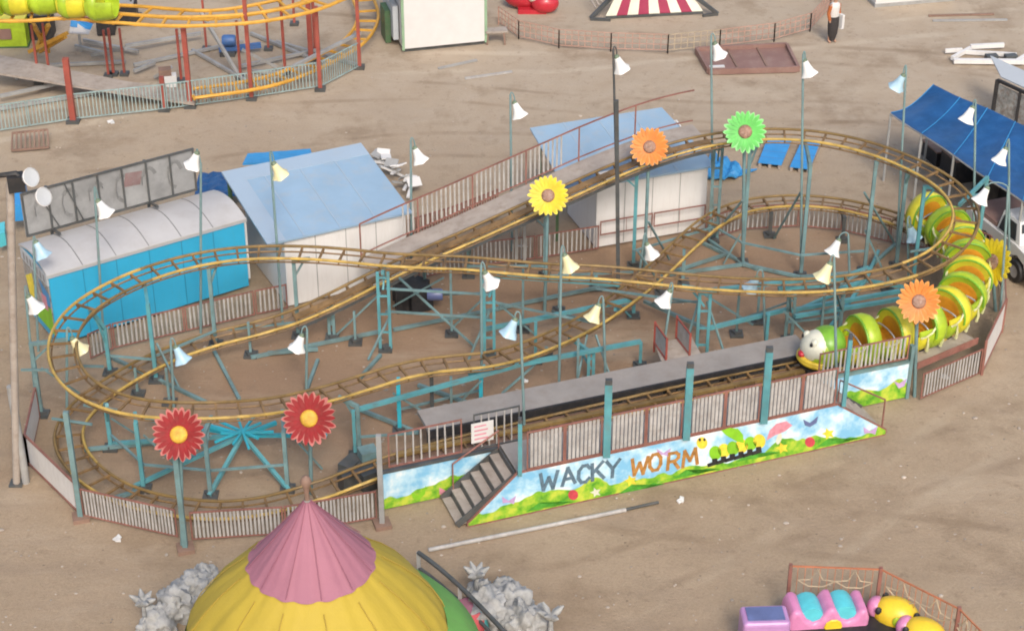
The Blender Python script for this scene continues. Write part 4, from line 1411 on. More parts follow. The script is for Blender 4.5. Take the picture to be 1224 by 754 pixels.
MB().prism([c0 + TX * (bL * .56) + Z * (zb0 + .62) - TY * .008, c0 + TX * (bL * .66) + Z * (zb0 + .58) - TY * .008, c0 + TX * (bL * .68) + Z * (zb0 + .95) - TY * .008, c0 + TX * (bL * .58) + Z * (zb0 + 1.0) - TY * .008], -TY, .003).build('reddish_patch', 'mesh_red', bl)
for i in (1, 5):
    mb = MB()
    x = -.12 + (bL + .1) * i / 7
    mb.bar(c0 + TX * x + TY * .06, c0 + TX * x + TY * .06 + Z * zb1, .07)
    mb.bar(c0 + TX * x - TY * .04 + Z * zb0, c0 + TX * x - TY * .55 + Z * (zb0 + .1), .06)
    mb.build('leg', 'dark_steel', bl)


# ------------------------------------------------------------------ booths
def booth(a, b_, depth, hf, hb, over, label, left_post, openfront=False):
    X = (b_ - a).normalized(); Y = Vector((-X.y, X.x, 0)); L_ = (b_ - a).length
    bo = thing('booth', a + X * L_ / 2 + Y * depth / 2, label, 'booth')
    mb = MB()
    sl = (hb - hf) / depth
    def wall(p, q, hp, hq, name='wall'):
        d = (q - p).normalized(); n = Vector((-d.y, d.x, 0))
        return MB().prism([p + Z * .06, q + Z * .06, q + Z * hq, p + Z * hp], n, .04).build(name, 'white', bo)
    A, B, C_2, D_2 = a, b_, b_ + Y * depth, a + Y * depth
    wall(A + X * .042, B - X * .042, hf, hf)
    wall(D_2, A, hb, hf)
    wall(B, C_2, hf, hb)
    wall(C_2 - X * .042, D_2 + X * .042, hb, hb)
    # panel seams on the front
    mb = MB()
    for i in range(1, 4):
        x = L_ * i / 4
        mb.obox(a, X, Y, x - .01, x + .01, -.008, -.001, .1, hf - .03)
    mb.build('wall_seam', 'grey_metal', bo)
    l, r_, f, k = over[:4]
    tr2 = over[4] if len(over) > 4 else 0.0
    rz = lambda y: hf + .07 + sl * y
    grid = [[a + X * (-l + (L_ + l + r_ - tr2 * max(0, y) / depth) * i / 8) + Y * y + Z * (rz(y) + .0) for i in range(9)] for y in [-f + (depth + f + k) * j / 6 for j in range(7)]]
    return bo, X, Y, L_, grid, rz


a = U(345, 368); b_ = U(487, 334)
bo, X, Y, L_, grid, rz = booth(a, b_, 3.1, 2.0, 2.42, (.48, .16, .1, .3), 'white booth with a pale blue lean-to roof, left of the lift', True)
ro = MB().sheet(grid, .05).build('roof', 'roof_blue', bo)
for i in (2, 4, 6):
    sm = MB()
    for j in range(len(grid) - 1):
        sm.bar(grid[j][i] + Z * .004, grid[j + 1][i] + Z * .004, .03, .02)
    sm.build('roof_joint', 'roof_strip', ro)
mb = MB()
w, h = len(grid[0]), len(grid)
mb.sheet([[p + Z * .014 for p in row] for row in ([grid[5], grid[6]])], .012)
mb.sheet([[p + Z * .014 for p in (row[0], row[1])] for row in grid[:5]] + [[p + Z * .014 for p in (grid[5][0] - Y * .004, grid[5][1] - Y * .004)]], .012)
mb.build('pale_roof_strip', 'roof_strip', ro)
q = grid[-1][0]
MB().bar(flat(q) + X * .1 - Y * .3, flat(q) + X * .1 - Y * .3 + Z * (q.z - .06), .1).build('post', 'green_post', bo)
a2 = U(712, 298); b2 = U(842, 275)
bo2, X, Y, L_, grid, rz = booth(a2, b2, 2.15, 2.0, 2.45, (.95, .16, .12, .55, .32), 'white booth with a pale blue roof overhanging to the left, right of the lift', True)
ro = MB().sheet(grid, .05).build('roof', 'roof_blue', bo2)
for i in (2, 4, 6):
    sm = MB()
    for j in range(len(grid) - 1):
        sm.bar(grid[j][i] + Z * .004, grid[j + 1][i] + Z * .004, .03, .02)
    sm.build('roof_joint', 'roof_strip', ro)
for q, dx, dy in ((grid[-1][0], .12, -.5), (grid[2][0], .12, 0)):
    MB().bar(flat(q) + X * dx + Y * dy, flat(q) + X * dx + Y * dy + Z * (rz(1) - .1), .08).build('post', 'green_post', bo2)


# ------------------------------------------------------------------ small loose things
def board(name, px, z, t, mat, label, cat, group=None, crumple=0.0):
    pts = [U(x, y, z) for x, y in px]
    root = thing(name, pts[0], label, cat, group)
    if crumple:
        n = 8
        grid = []
        for j in range(n + 1):
            l_ = pts[0].lerp(pts[3], j / n); r_ = pts[1].lerp(pts[2], j / n)
            grid.append([l_.lerp(r_, i / n) + Z * (random.uniform(0, crumple) + crumple * .6 * math.sin(i * 2.2)) for i in range(n + 1)])
        MB().sheet(grid, t).build('sheet', mat, root)
    else:
        MB().prism(pts, Z, t).build('sheet', mat, root)
    return root, pts


def pallet(px, label, grp='blue pallets behind the right booth'):
    r_, p = board('blue_pallet', px, .14, .02, 'blue_board', label, 'pallet', grp)
    d = p[1] - p[0]; e = p[3] - p[0]
    for t in (.08, .5, .92):
        MB().bar(p[0] + d * t - Z * .07, p[3] + d * t - Z * .07, .08, .13).build('runner', 'plank', r_)
    sm = MB()
    for t in (.25, .5, .75):
        sm.bar(p[0] + e * t + Z * .021, p[1] + e * t + Z * .021, .012, .004)
    sm.build('seam', 'navy', r_)


pallet([(906, 195), (934, 198), (946, 169), (917, 167)], 'wider blue pallet lying left of its twin on the sand')
pallet([(944, 200), (968, 203), (980, 171), (958, 169)], 'narrower blue pallet lying right of its twin on the sand')
board('blue_sheet', [(842, 214), (880, 213), (888, 202), (850, 180)], .12, .05, 'tarp_light', 'crumpled blue sheet at the right rear of the right booth', 'tarpaulin', crumple=.12)
board('blue_plank', [(845, 214), (884, 211), (905, 203), (868, 205)], .06, .04, 'blue_board', 'thin blue plank beside the crumpled sheet', 'plank')
board('blue_tarpaulin', [(232, 236), (290, 234), (282, 205), (238, 208)], .5, .06, 'tarp', 'folded dark blue tarpaulin between trailer and left booth', 'tarpaulin', crumple=.05)
board('blue_tarpaulin', [(290, 196), (374, 190), (371, 178), (296, 184)], 2.2, .06, 'tarp_light', 'bright blue awning strip behind the left booth roof', 'tarpaulin', crumple=.012)
board('blue_crate_lid', [(14, 265), (33, 263), (33, 230), (16, 232)], .5, .5, 'blue_board', 'blue crate behind the floodlight mast', 'crate')
board('teal_crate', [(0, 296), (8, 293), (8, 280), (0, 282)], .3, .4, 'kid_teal', 'teal crate at the far left edge by the mast', 'crate')

# scrap heap of white chairs beyond left booth
sp = thing('scrap_heap', U(470, 215), 'tangle of white plastic chairs and boards beyond the left booth', 'scrap heap')
for i in range(9):
    q = U(446 + i * 5.5 + random.uniform(-3, 3), 190 + i * 4 + random.uniform(-5, 5), .25)
    mb = MB()
    mb.box(q, random.uniform(.5, .9), .09, .05, random.uniform(0, 3), Matrix.Rotation(random.uniform(-.6, .6), 3, 'Y'))
    mb.box(q + Vector((.1, .1, .15)), random.uniform(.3, .5), .3, .04, random.uniform(0, 3), Matrix.Rotation(random.uniform(-.9, .9), 3, 'X'))
    mb.build('white_slat', 'white_clean' if i % 3 else 'grey_metal', sp)
# dark machinery junk under the middle track
jk = thing('motor_pile', U(500, 350), 'dark motor and hoses under the foot of the lift', 'motor')
mb = MB()
for i in range(7):
    q = U(487 + random.uniform(-12, 20), 350 + random.uniform(-10, 8), .35)
    mb.box(q, .6, .4, random.uniform(.3, .7), random.uniform(0, 3))
mb.build('casing', 'black', jk)
MB().lathe([(.001, -.2), (.14, -.2), (.16, -.14), (.16, .14), (.14, .2), (.001, .2)], 14, Matrix.Translation(U(520, 352, .5)) @ Matrix.Rotation(PI / 2, 4, 'Y')).build('motor', 'navy', jk, smooth=40)
jk2 = thing('control_box', U(432, 560), 'dark drive unit beside the left end of the platform', 'motor')
mb = MB()
for i in range(6):
    q = U(425 + random.uniform(-10, 20), 565 + random.uniform(-10, 10), .25)
    mb.box(q, .5, .35, random.uniform(.25, .5), random.uniform(0, 3))
mb.build('casing', 'dark_steel', jk2)
MB().box(U(440, 545, .5), .4, .35, .4, .4).build('cabinet', 'teal_dull', jk2)

# rack on the sand at far left
rk = thing('brown_rack', U(36, 180), 'small rusty slatted rack lying on the sand at upper left', 'rack')
p, q = U(14, 180, .1), U(58, 176, .1)
p2, q2 = U(16, 168, .1), U(58, 164, .1)
for i in range(9):
    t = i / 8
    MB().bar(p.lerp(q, t), p2.lerp(q2, t) + Z * .25, .05).build('slat', 'brown_kerb', rk)
MB().bar(p, q, .06).build('rail', 'brown_kerb', rk)
MB().bar(p2 + Z * .25, q2 + Z * .25, .06).build('rail', 'brown_kerb', rk)

# long pole lying in front of panel
lp_ = thing('loose_pole', U(640, 630), 'long pale pole lying on the sand before the name panel', 'pole')
MB().tube([U(512, 657, .05), U(748, 609, .05)], .05, 8).build('pale_tube', 'picket', lp_, smooth=60)
MB().tube([U(742, 610, .05), U(787, 600, .05)], .035, 8).build('dark_end', 'dark_steel', lp_, smooth=60)
for p_, q_, mat_, lab in (((556, 94), (612, 86), 'picket', 'white plank lying on the sand below the top kiosk'), ((524, 82), (570, 72), 'grey_metal', 'grey strip lying on the sand in front of the kiosk'),
                     ((1115, 25), (1204, 24), 'grey_metal', 'longer lower rod of the pair on the sand at upper right'), ((1110, 19), (1188, 17), 'brown_kerb', 'upper thin rod of the pair on the sand at upper right')):
    tag(MB().bar(U(*p_, .04), U(*q_, .04), .09, .06).build('loose_rod' if p_[0] > 1000 else 'loose_plank', mat_), lab, 'rod' if p_[0] > 1000 else 'plank')

# ------------------------------------------------------------------ kiosk and stool at the top
a = U(482, 64); b_ = U(581, 54)
X = (b_ - a).normalized(); Y = Vector((-X.y, X.x, 0)); L_ = (b_ - a).length
kk = thing('kiosk', a + X * L_ / 2 + Y, 'small white kiosk with pale green corner trims at the top edge', 'kiosk')
mb = MB(); mb.obox(a, X, Y, 0, L_, 0, 2.4, .15, 2.05)
mb.build('body', 'white_clean', kk)
for x in (-.03, L_ - .05):
    mb = MB(); mb.obox(a, X, Y, x, x + .09, -.02, .06, .1, 2.06)
    mb.build('corner_trim', 'pale_green', kk)
mb = MB(); mb.obox(a, X, Y, -.22, -.04, .5, 2.3, .3, 1.5)
mb.build('side_shelf', 'roof_pale', kk)
mb = MB(); mb.obox(a, X, Y, -.42, -.23, .9, 1.7, .05, 1.2)
mb.build('side_cabinet', 'green_post', kk)
mb = MB(); mb.obox(a, X, Y, -.35, L_ + .1, -.08, 2.5, 2.07, 2.13)
mb.build('roof', 'roof_pale', kk)
mb = MB(); mb.obox(a, X, Y, 0.05, L_ - .05, .1, 2.3, 0.0, .148)
mb.build('base', 'dark_steel', kk)
stl = thing('stool', U(594, 53), 'low stool with a pale top beside the kiosk', 'stool')
c = U(593, 52)
MB().box(c + Z * .48, .75, .4, .06, .15).build('seat', 'plank', stl)
for dx, dy in ((-.3, -.14), (.3, -.14), (.3, .14), (-.3, .14)):
    MB().bar(c + Vector((dx, dy, 0)), c + Vector((dx * .9, dy * .9, .45)), .05).build('leg', 'brown_kerb', stl)

# red and white boat shaped car at top
c = U(636, 14)
rc = thing('bumper_car', c, 'glossy red and white rounded ride car at the top edge', 'ride car')
MB().ball(c + Z * .35 + Vector((.45, -.1, 0)), .5, .36, .36, 18, 10).build('body', 'red_gloss', rc, smooth=60)
MB().ball(c + Z * .42 + Vector((-.25, .35, 0)), .75, .45, .42, 18, 10).build('tail', 'red_gloss', rc, smooth=60)
MB().ball(c + Z * .55 + Vector((.25, -.02, 0)), .42, .28, .26, 16, 8).build('white_stripe', 'worm_face', rc, smooth=60)
MB().box(c + Z * .08, 1.0, .55, .16).build('bumper', 'red_gloss', rc)

# striped slide/awning at the top
sw = thing('striped_awning', U(785, 15), 'red and white striped awning with dark frame at the top edge', 'awning')
l0, r0 = U(724, 20, .1), U(840, 14, .1)
l1, r1 = U(742, -16, 1.1), U(815, -22, 1.1)
k = 9
for i in range(k):
    t0, t1 = i / k, (i + 1) / k
    MB().prism([l0.lerp(r0, t0), l0.lerp(r0, t1), l1.lerp(r1, t1), l1.lerp(r1, t0)], Vector((0, -.3, 1)).normalized(), .03).build('stripe', 'worm_face' if i % 2 == 0 else 'maroon', sw)
mb = MB()
mb.bar(U(706, 22, .05), U(746, -18, 1.0), .12)
mb.bar(U(858, 17, .05), U(812, -18, 1.0), .12)
mb.bar(U(706, 23, .05), U(730, 24, .05), .1)
mb.bar(U(840, 19, .05), U(858, 17, .05), .1)
mb.bar(l0 - Z * .03, r0 - Z * .03, .08)
mb.build('frame', 'dark_steel', sw)
gl = MB()
for i in range(6):
    gl.bar(U(712 + i * 4, 10 - i * 3, .3), U(700 + i * 5, -12 - i * 2, .7), .05)
gl.build('side_slats', 'plank', sw)

# low lattice fence curve at the top
lf = [U(596, 30), U(620, 47), U(668, 58), U(730, 62), U(798, 64), U(860, 58), U(925, 50), U(968, 38), U(992, 12), U(998, -14)]
lfr = thing('lattice_fence', lf[3], 'low curved lattice fence of thin faded red bars at the top', 'fence')
for i in range(len(lf) - 1):
    p, q = lf[i], lf[i + 1]
    f = MB()
    n_st = max(3, int((q - p).length / .22))
    for z in (.12, .32, .52, .68):
        f.bar(p + Z * z, q + Z * z, .022)
    for j in range(n_st + 1):
        c_ = p.lerp(q, j / n_st)
        f.bar(c_ + Z * (.0 if j in (0, n_st) else .12), c_ + Z * .68, .022 if j not in (0, n_st) else .04)
    f.build('lattice_panel', 'cardboard' if i in (4,) else 'faded_lattice', lfr)

# brown tray
b4 = [U(847, 90), U(954, 87), U(940, 59), U(832, 64)]
tyy = thing('metal_tray', (b4[0] + b4[2]) / 2, 'flat reddish brown tray with raised rim lying on the sand', 'tray')
MB().prism([p + Z * .06 for p in b4], Z, .04).build('floor', 'brown_tray', tyy)
mb = MB()
for p, q in zip(b4, b4[1:] + b4[:1]):
    d = (q - p).normalized() * .05
    mb.bar(p + Z * .13, q - d + Z * .13, .1, .2)
mb.build('rim', 'brown_tray', tyy)
mb = MB()
mb.bar((b4[0] * .66 + b4[1] * .34) + Z * .12, (b4[3] * .66 + b4[2] * .34) + Z * .12, .06, .05)
mb.bar((b4[0] * .33 + b4[1] * .67) + Z * .12, (b4[3] * .33 + b4[2] * .67) + Z * .12, .06, .05)
mb.build('rib', 'brown_kerb', tyy)
MB().box(U(857, 80, .12), .5, .15, .05, .1).build('white_patch', 'white_clean', tyy)

# white block at top right
a = U(1046, 9); b_ = U(1140, 1)
X = (b_ - a).normalized(); Y = Vector((-X.y, X.x, 0)); L_ = (b_ - a).length
wb = thing('white_cabin', a, 'white cabin corner with grey base at the upper right edge', 'cabin')
mb = MB(); mb.obox(a, X, Y, 0, L_, 0, 1.6, .12, 1.2); mb.build('body', 'white_clean', wb)
mb = MB(); mb.obox(a, X, Y, -.03, L_ + .03, -.03, 1.6, 0, .117); mb.build('base', 'grey_metal', wb)

# pile of white boat-like scrap upper right
wp = thing('white_scrap_frame', U(1180, 70), 'broken white frame pieces lying on the sand above the blue canopy', 'scrap')
for p_, q_, w in (((1140, 73), (1224, 74), .16), ((1138, 70), (1160, 58), .1), ((1160, 56), (1200, 54), .12), ((1150, 62), (1215, 66), .08), ((1215, 74), (1232, 64), .14), ((1130, 61), (1150, 60), .06)):
    MB().bar(U(*p_, .12), U(*q_, .15), w, .14).build('white_beam', 'white', wp)
for x in (1185, 1208):
    MB().box(U(x, 69, .15), .4, .25, .2, .2).build('dark_gap_box', 'dark_steel', wp)


# ------------------------------------------------------------------ person
def person(base, label):
    pr = thing('person', base, label, 'person')
    H = 1.68
    me = bpy.data.meshes.new('body')
    vs = [(0, 0, .92), (0, 0, 1.12), (0, 0, 1.38), (0, -.01, 1.47), (0, -.01, 1.56), (0, -.015, 1.66),
          (.09, 0, .88), (.10, -.02, .48), (.10, .02, .08), (.11, -.10, .03), (-.09, 0, .88), (-.09, .03, .48), (-.10, .06, .08), (-.10, -.05, .03),
          (.18, 0, 1.36), (.23, .02, 1.10), (.20, -.10, .88), (.19, -.14, .80), (-.18, 0, 1.36), (-.24, .03, 1.10), (-.22, -.04, .86), (-.21, -.06, .77)]
    es = [(0, 1), (1, 2), (2, 3), (3, 4), (4, 5), (0, 6), (6, 7), (7, 8), (8, 9), (0, 10), (10, 11), (11, 12), (12, 13), (2, 14), (14, 15), (15, 16), (16, 17), (2, 18), (18, 19), (19, 20), (20, 21)]
    rad = [.13, .13, .14, .055, .085, .075, .085, .06, .045, .04, .085, .06, .045, .04, .06, .045, .035, .03, .06, .045, .035, .03]
    me.from_pydata(vs, es, [])
    o = bpy.data.objects.new('body', me)
    COL.objects.link(o)
    o.parent = pr
    o.rotation_euler = (0, 0, R(35))
    sk = o.modifiers.new('skin', 'SKIN')
    sv = me.skin_vertices[0].data
    for i, r_ in enumerate(rad):
        sv[i].radius = (r_, r_ * (.8 if i < 3 else 1))
    sv[0].use_root = True
    o.modifiers.new('sub', 'SUBSURF').levels = 1
    o.modifiers['sub'].render_levels = 2
    me.materials.append(M['skin'])
    c = base
    rz_ = Matrix.Translation(c) @ Matrix.Rotation(R(35), 4, 'Z')
    ct = MB().lathe([(.185, .55), (.18, .75), (.175, .95), (.17, 1.12), (.19, 1.3), (.17, 1.40), (.08, 1.47)], 14, rz_ @ Matrix.Diagonal((1.1, .85, 1, 1)))
    ct.build('coat', 'sheet_white', pr, smooth=60)
    MB().lathe([(.10, .10), (.17, .35), (.195, .62), (.19, .9), (.18, .97)], 14, rz_ @ Matrix.Diagonal((1.1, .85, 1, 1))).build('dark_skirt', 'dark_cloth', pr, smooth=60)
    mb = MB()
    for (i, j) in ((14, 15), (15, 16), (18, 19), (19, 20)):
        mb.tube([rz_ @ Vector(vs[i]), rz_ @ Vector(vs[j])], [rad[i] + .015, rad[j] + .018], 8)
    mb.build('sleeve', 'orange_cloth', pr, smooth=60)
    MB().ball(rz_ @ Vector((0, .01, 1.635)), .10, .108, .105, 14, 8, z0=-.2).build('hair', 'dark_cloth', pr, smooth=60)
    MB().box(rz_ @ Vector((.2, -.14, .78)), .1, .25, .5, R(35)).build('white_bag', 'white_clean', pr)
    return pr


person(U(994, 51), 'person in dark lower clothes and a pale top with orange sleeves at the fence end')

# ------------------------------------------------------------------ blue canopy
cn = [U(1065, 135, 2.2), U(1116, 102, 2.5), U(1262, 166, 2.5), U(1240, 252, 2.2)]
cpy = thing('blue_canopy', flat(cn[0]), 'large sagging blue tarpaulin canopy on thin poles at the right edge', 'canopy')
grid = []
nu, nv = 22, 8
for j in range(nv + 1):
    v = j / nv
    row = []
    for i in range(nu + 1):
        u_ = i / nu
        p = cn[0].lerp(cn[3], u_).lerp(cn[1].lerp(cn[2], u_), v)
        sag = -.10 * math.sin(PI * v) * (1 + .8 * math.cos(2 * PI * u_ * 3.5)) - .02 * math.sin(13 * u_ + 5 * v)
        row.append(p + Z * sag)
    grid.append(row)
MB().sheet(grid, .02).build('tarpaulin', 'tarp', cpy, smooth=60)
mb = MB()
for i in range(0, nu + 1, 5):
    for j in range(nv):
        mb.bar(grid[j][i] + Z * .012, grid[j + 1][i] + Z * .012, .025, .012)
mb.build('seam', 'tarp_light', cpy)
for j in (0, nv):
    mb = MB()
    for i in range(nu):
        mb.bar(grid[j][i] - Z * .03, grid[j][i + 1] - Z * .03, .04)
    mb.build('edge_pipe', 'grey_metal', cpy)
for j, i in ((0, 0), (0, 5), (0, 10), (0, 15), (0, 20), (nv, 0), (nv, 8), (nv, 16)):
    q = grid[j][i]
    MB().bar(flat(q), q - Z * .05, .06).build('pole', 'grey_metal', cpy)
# dark goods stored under the canopy
for i, (x, y, sz) in enumerate(((1150, 226, .8), (1190, 250, .9), (1218, 262, .9), (1128, 205, .5))):
    lab = ['dark covered crate under the middle of the blue canopy', 'black covered crate under the canopy behind the arched lamp', 'black covered crate under the canopy at the right edge', 'small dark crate under the left corner of the blue canopy'][i]
    q = U(x, y)
    ck = thing('covered_crate', q, lab, 'crate')
    MB().box(q + Vector((.3, .9, sz * .45)), 1.3, .9, sz * .9, .3).build('crate', 'black', ck)
    MB().box(q + Vector((.3, .9, sz * .9 + .03)), 1.36, .96, .05, .3).build('lid', 'brown_kerb', ck)
# framed banner right of canopy
fb = thing('framed_banner', U(1184, 150), 'black framed printed banner behind the blue canopy at the right edge', 'banner')
p, q = U(1186, 142), U(1240, 168)
zt = hof(p, 96)
MB().prism([p + Z * .2, q + Z * .2, q + Z * (zt - .1), p + Z * (zt - .1)], Vector((-.3, 1, 0)).normalized(), .02).build('print', 'banner_pic', fb)
mb = MB()
mb.bar(p, p + Z * zt, .12); mb.bar(p + Z * zt, q + Z * zt, .09); mb.bar(p.lerp(q, .5) - Vector((0, .03, 0)), p.lerp(q, .5) - Vector((0, .03, 0)) + Z * zt, .07)
mb.build('frame', 'black', fb)
MB().prism([p + Z * (zt + .06) + Vector((.1, .05, 0)), q + Z * (zt + .06) + Vector((.1, .05, 0)), q + Z * (zt + .1) + Vector((.1, 1.6, 0)), p + Z * (zt + .1) + Vector((.1, 1.6, 0))], Z, .04).build('roof_sheet', 'roof_pale', fb)

# ------------------------------------------------------------------ parked pickup at right edge
w0 = U(1212, 340)
pk = thing('parked_pickup', w0, 'white pickup with open load bed parked at the right edge', 'pickup')
dv = (U(1196, 290) - U(1226, 345)).normalized()      # along the body, away
dv = Vector((-.35, .94, 0)).normalized()
dr = Vector((dv.y, -dv.x, 0))
o_ = U(1204, 335) + dr * .1


def pkp(l, r_, z): return o_ + dv * l + dr * r_ + Z * z


prof = [(-.9, .35), (-.9, .62), (-.75, .95), (-.2, 1.02), (.0, 1.05), (2.4, 1.02), (2.4, .4), (1.9, .35), (1.75, .65), (1.4, .78), (1.05, .65), (.9, .35), (.35, .35), (.2, .68), (-.12, .8), (-.45, .68), (-.6, .35)]
MB().prism([pkp(l, 0, z) for l, z in prof], dr, 1.6).build('body', 'white_clean', pk)
mb = MB()
mb.hexa([pkp(-.1, .05, 1.05), pkp(-.1, 1.55, 1.05), pkp(1.0, 1.55, 1.05), pkp(1.0, .05, 1.05)], [pkp(.2, .18, 1.6), pkp(.2, 1.42, 1.6), pkp(.95, 1.42, 1.6), pkp(.95, .18, 1.6)])
mb.build('cab', 'white_clean', pk)
mb = MB()
mb.prism([pkp(-.02, .12, 1.1), pkp(-.02, 1.48, 1.1), pkp(.16, 1.38, 1.54), pkp(.16, .22, 1.54)], (dv * -1 + Z * .3).normalized(), .02)
mb.prism([pkp(.1, .055, 1.12), pkp(.9, .055, 1.12), pkp(.85, .15, 1.52), pkp(.28, .15, 1.52)], -dr, .02)
mb.build('window', 'glass', pk)
mb = MB()
mb.hexa([pkp(1.1, .1, 1.021), pkp(1.1, 1.5, 1.021), pkp(2.3, 1.5, 1.021), pkp(2.3, .1, 1.021)], [pkp(1.1, .1, 1.16), pkp(1.1, 1.5, 1.16), pkp(2.3, 1.5, 1.16), pkp(2.3, .1, 1.16)])
mb.build('load', 'brown_tray', pk)
for l in (-.12, 1.4):
    for r_ in (.06, 1.54):
        wm = Matrix.Translation(pkp(l, r_, .33)) @ Matrix.Rotation(math.atan2(dr.y, dr.x), 4, 'Z') @ Matrix.Rotation(PI / 2, 4, 'Y')
        wo = MB().lathe([(.18, -.11), (.30, -.1), (.33, -.06), (.33, .06), (.30, .1), (.18, .11)], 20, wm).build('wheel', 'black', pk, smooth=40)
        MB().lathe([(.001, -.09), (.18, -.10), (.18, .10), (.001, .09)], 16, wm).build('rim', 'silver', wo, smooth=40)
for r_ in (.2, 1.4):
    MB().ball(pkp(-.84, r_, .76), .09, .13, .09, 10, 6).build('headlight', 'lens', pk, smooth=60)

# ------------------------------------------------------------------ tent
tc = U(378, 756, 2.0)
tcx = flat(tc)
tent = thing('round_tent', tcx, 'round carousel tent top, pink tip over a yellow skirt, at the bottom edge', 'tent')
ridge = lambda a, amp: amp * abs(math.sin(a * 7)) - amp * .5


def cone(prof, n, wobf):
    return MB().lathe(prof, n, Matrix.Translation(tcx), wob=wobf)


MB_ = cone([(.04, 5.08), (.16, 4.92), (.40, 4.60), (.68, 4.26), (.93, 3.95), (1.10, 3.74), (1.15, 3.68)], 168, lambda a, j: ridge(a, .012 if j > 1 else 0) + .006 * math.sin(a * 17 + .4 * j) + .005 * math.sin(a * 29) + (.035 * abs(math.sin(a * 9)) if j == 6 else 0))
MB_.build('pink_top', 'pink', tent, smooth=70)
MB_ = cone([(.95, 3.85), (1.3, 3.50), (1.66, 3.18), (1.99, 2.82), (2.25, 2.46), (2.41, 2.16), (2.50, 1.9), (2.52, 1.6)], 168, lambda a, j: ridge(a, .008) + .008 * math.sin(a * 17 + .3 * j) + .006 * math.sin(a * 37 + 1.2 * j))
MB_.build('yellow_skirt', 'yellow_canvas', tent, smooth=70)
prof_t = [(.06, 5.07), (.16, 4.93), (.40, 4.615), (.68, 4.275), (.95, 3.965), (1.16, 3.715), (1.3, 3.515), (1.66, 3.195), (1.99, 2.835), (2.25, 2.475), (2.41, 2.17), (2.50, 1.9), (2.52, 1.62)]
for k in range(12):
    a0 = 2 * PI * (k + .5) / 12 + random.uniform(-.05, .05)
    ptsm = [tcx + Vector((r_ * 1.012 * math.cos(a0 + .01 * math.sin(3 * z)), r_ * 1.012 * math.sin(a0 + .01 * math.sin(3 * z)), z)) for r_, z in prof_t]
    MB().tube(ptsm[:6], .009, 5).build('pink_seam', 'pink_seam', tent)
    MB().tube(ptsm[6:], .010, 5).build('yellow_seam', 'yellow_seam', tent)
cols = ['green_canvas', 'teal_canvas', 'red_canvas', 'green_canvas', 'yellow_canvas', 'teal_canvas']
for k in range(24):
    a0 = 2 * PI * k / 24
    MB().lathe([(2.46, 2.05), (2.84, 1.75), (3.12, 1.40), (3.14, 1.1)] if k in (0, 1, 2, 3, 4, 5, 20, 21, 22, 23) else [(2.46, 2.05), (2.52, 1.75), (2.55, 1.40), (2.55, 1.1)], 6, Matrix.Translation(tcx), a0, a0 + 2 * PI / 24).build('valance_strip', cols[k % 6] if not (k in (22, 23, 0, 1, 2, 3, 4)) else ('green_canvas' if k in (0, 1, 2, 3, 4, 23) else 'red_canvas'), tent, smooth=60)
MB().lathe([(.001, 5.62), (.07, 5.58), (.11, 5.48), (.06, 5.38), (.04, 5.2), (.06, 5.05)], 12, Matrix.Translation(tcx)).build('finial', 'brown_kerb', tent, smooth=60)
MB().lathe([(.06, 0), (.06, 5.1)], 10, Matrix.Translation(tcx)).build('centre_pole', 'grey_metal', tent)
for k in range(8):
    a0 = 2 * PI * k / 8 + .2
    q = tcx + Vector((math.cos(a0), math.sin(a0), 0)) * 2.6
    MB().bar(q, q + Z * 1.6, .08).build('pole', 'red_post', tent)
# grey railing arc behind the tent at right
ga = thing('railing_arc', U(540, 700), 'dark pipe railing arc right of the tent', 'railing')
p0, p1, p2 = U(500, 660, .9), U(545, 690, .9), U(612, 765, .9)
arc_ = [p0.lerp(p1, i / 8).lerp(p1.lerp(p2, i / 8), i / 8) for i in range(9)]
MB().tube(arc_, .05, 8).build('top_rail', 'dark_steel', ga, smooth=60)
MB().tube([p + Z * -.4 for p in arc_], .04, 8).build('lower_rail', 'dark_steel', ga, smooth=60)
for i in (0, 4, 8):
    MB().bar(flat(arc_[i]), arc_[i], .08).build('post', 'grey_metal', ga)
for nm, c_, r_, lab in (('rock', (562, 752), .42, 'coral striped drum right of the tent'),):
    q = U(*c_)
    dm = thing('striped_drum', q, lab, 'drum')
    for i in range(8):
        MB().lathe([(r_ * .6, .0), (r_, .2), (r_, .5), (r_ * .7, .62)], 3, Matrix.Translation(q), i * PI / 4, (i + 1) * PI / 4).build('stripe', ('red_canvas', 'teal_canvas', 'green_canvas')[i % 3], dm, smooth=60)
    MB().lathe([(.001, .64), (r_ * .7, .61)], 16, Matrix.Translation(q)).build('lid', 'pink', dm)


# plaster rocks flanking the tent
def rocks(cs, label, seed):
    rnd = random.Random(seed)
    root = thing('plaster_rocks', U(cs[0][0], cs[0][1]), label, 'rocks')
    for x, y, r_ in cs:
        q = U(x, y)
        bm = bmesh.new()
        bmesh.ops.create_icosphere(bm, subdivisions=4, radius=r_)
        ph = [rnd.uniform(0, 6) for _ in range(6)]
        for v in bm.verts:
            d = v.co.normalized()
            w_ = mnoise.noise(d * 1.7 + Vector(ph[:3])) * .42 - abs(mnoise.noise(d * 3.6 + Vector(ph[3:]))) * .5 + mnoise.noise(d * 8 + Vector(ph[:3])) * .10
            k_ = 1.05 + w_
            v.co = d * r_ * k_
            v.co.z = v.co.z * 1.1 + r_ * .55
        vs = [v.co + q for v in bm.verts]
        bm.verts.index_update()
        fs = [tuple(v.index for v in f.verts) for f in bm.faces]
        bm.free()
        MB().add(vs, fs).build('rock', 'rock', root, smooth=75)
    return root


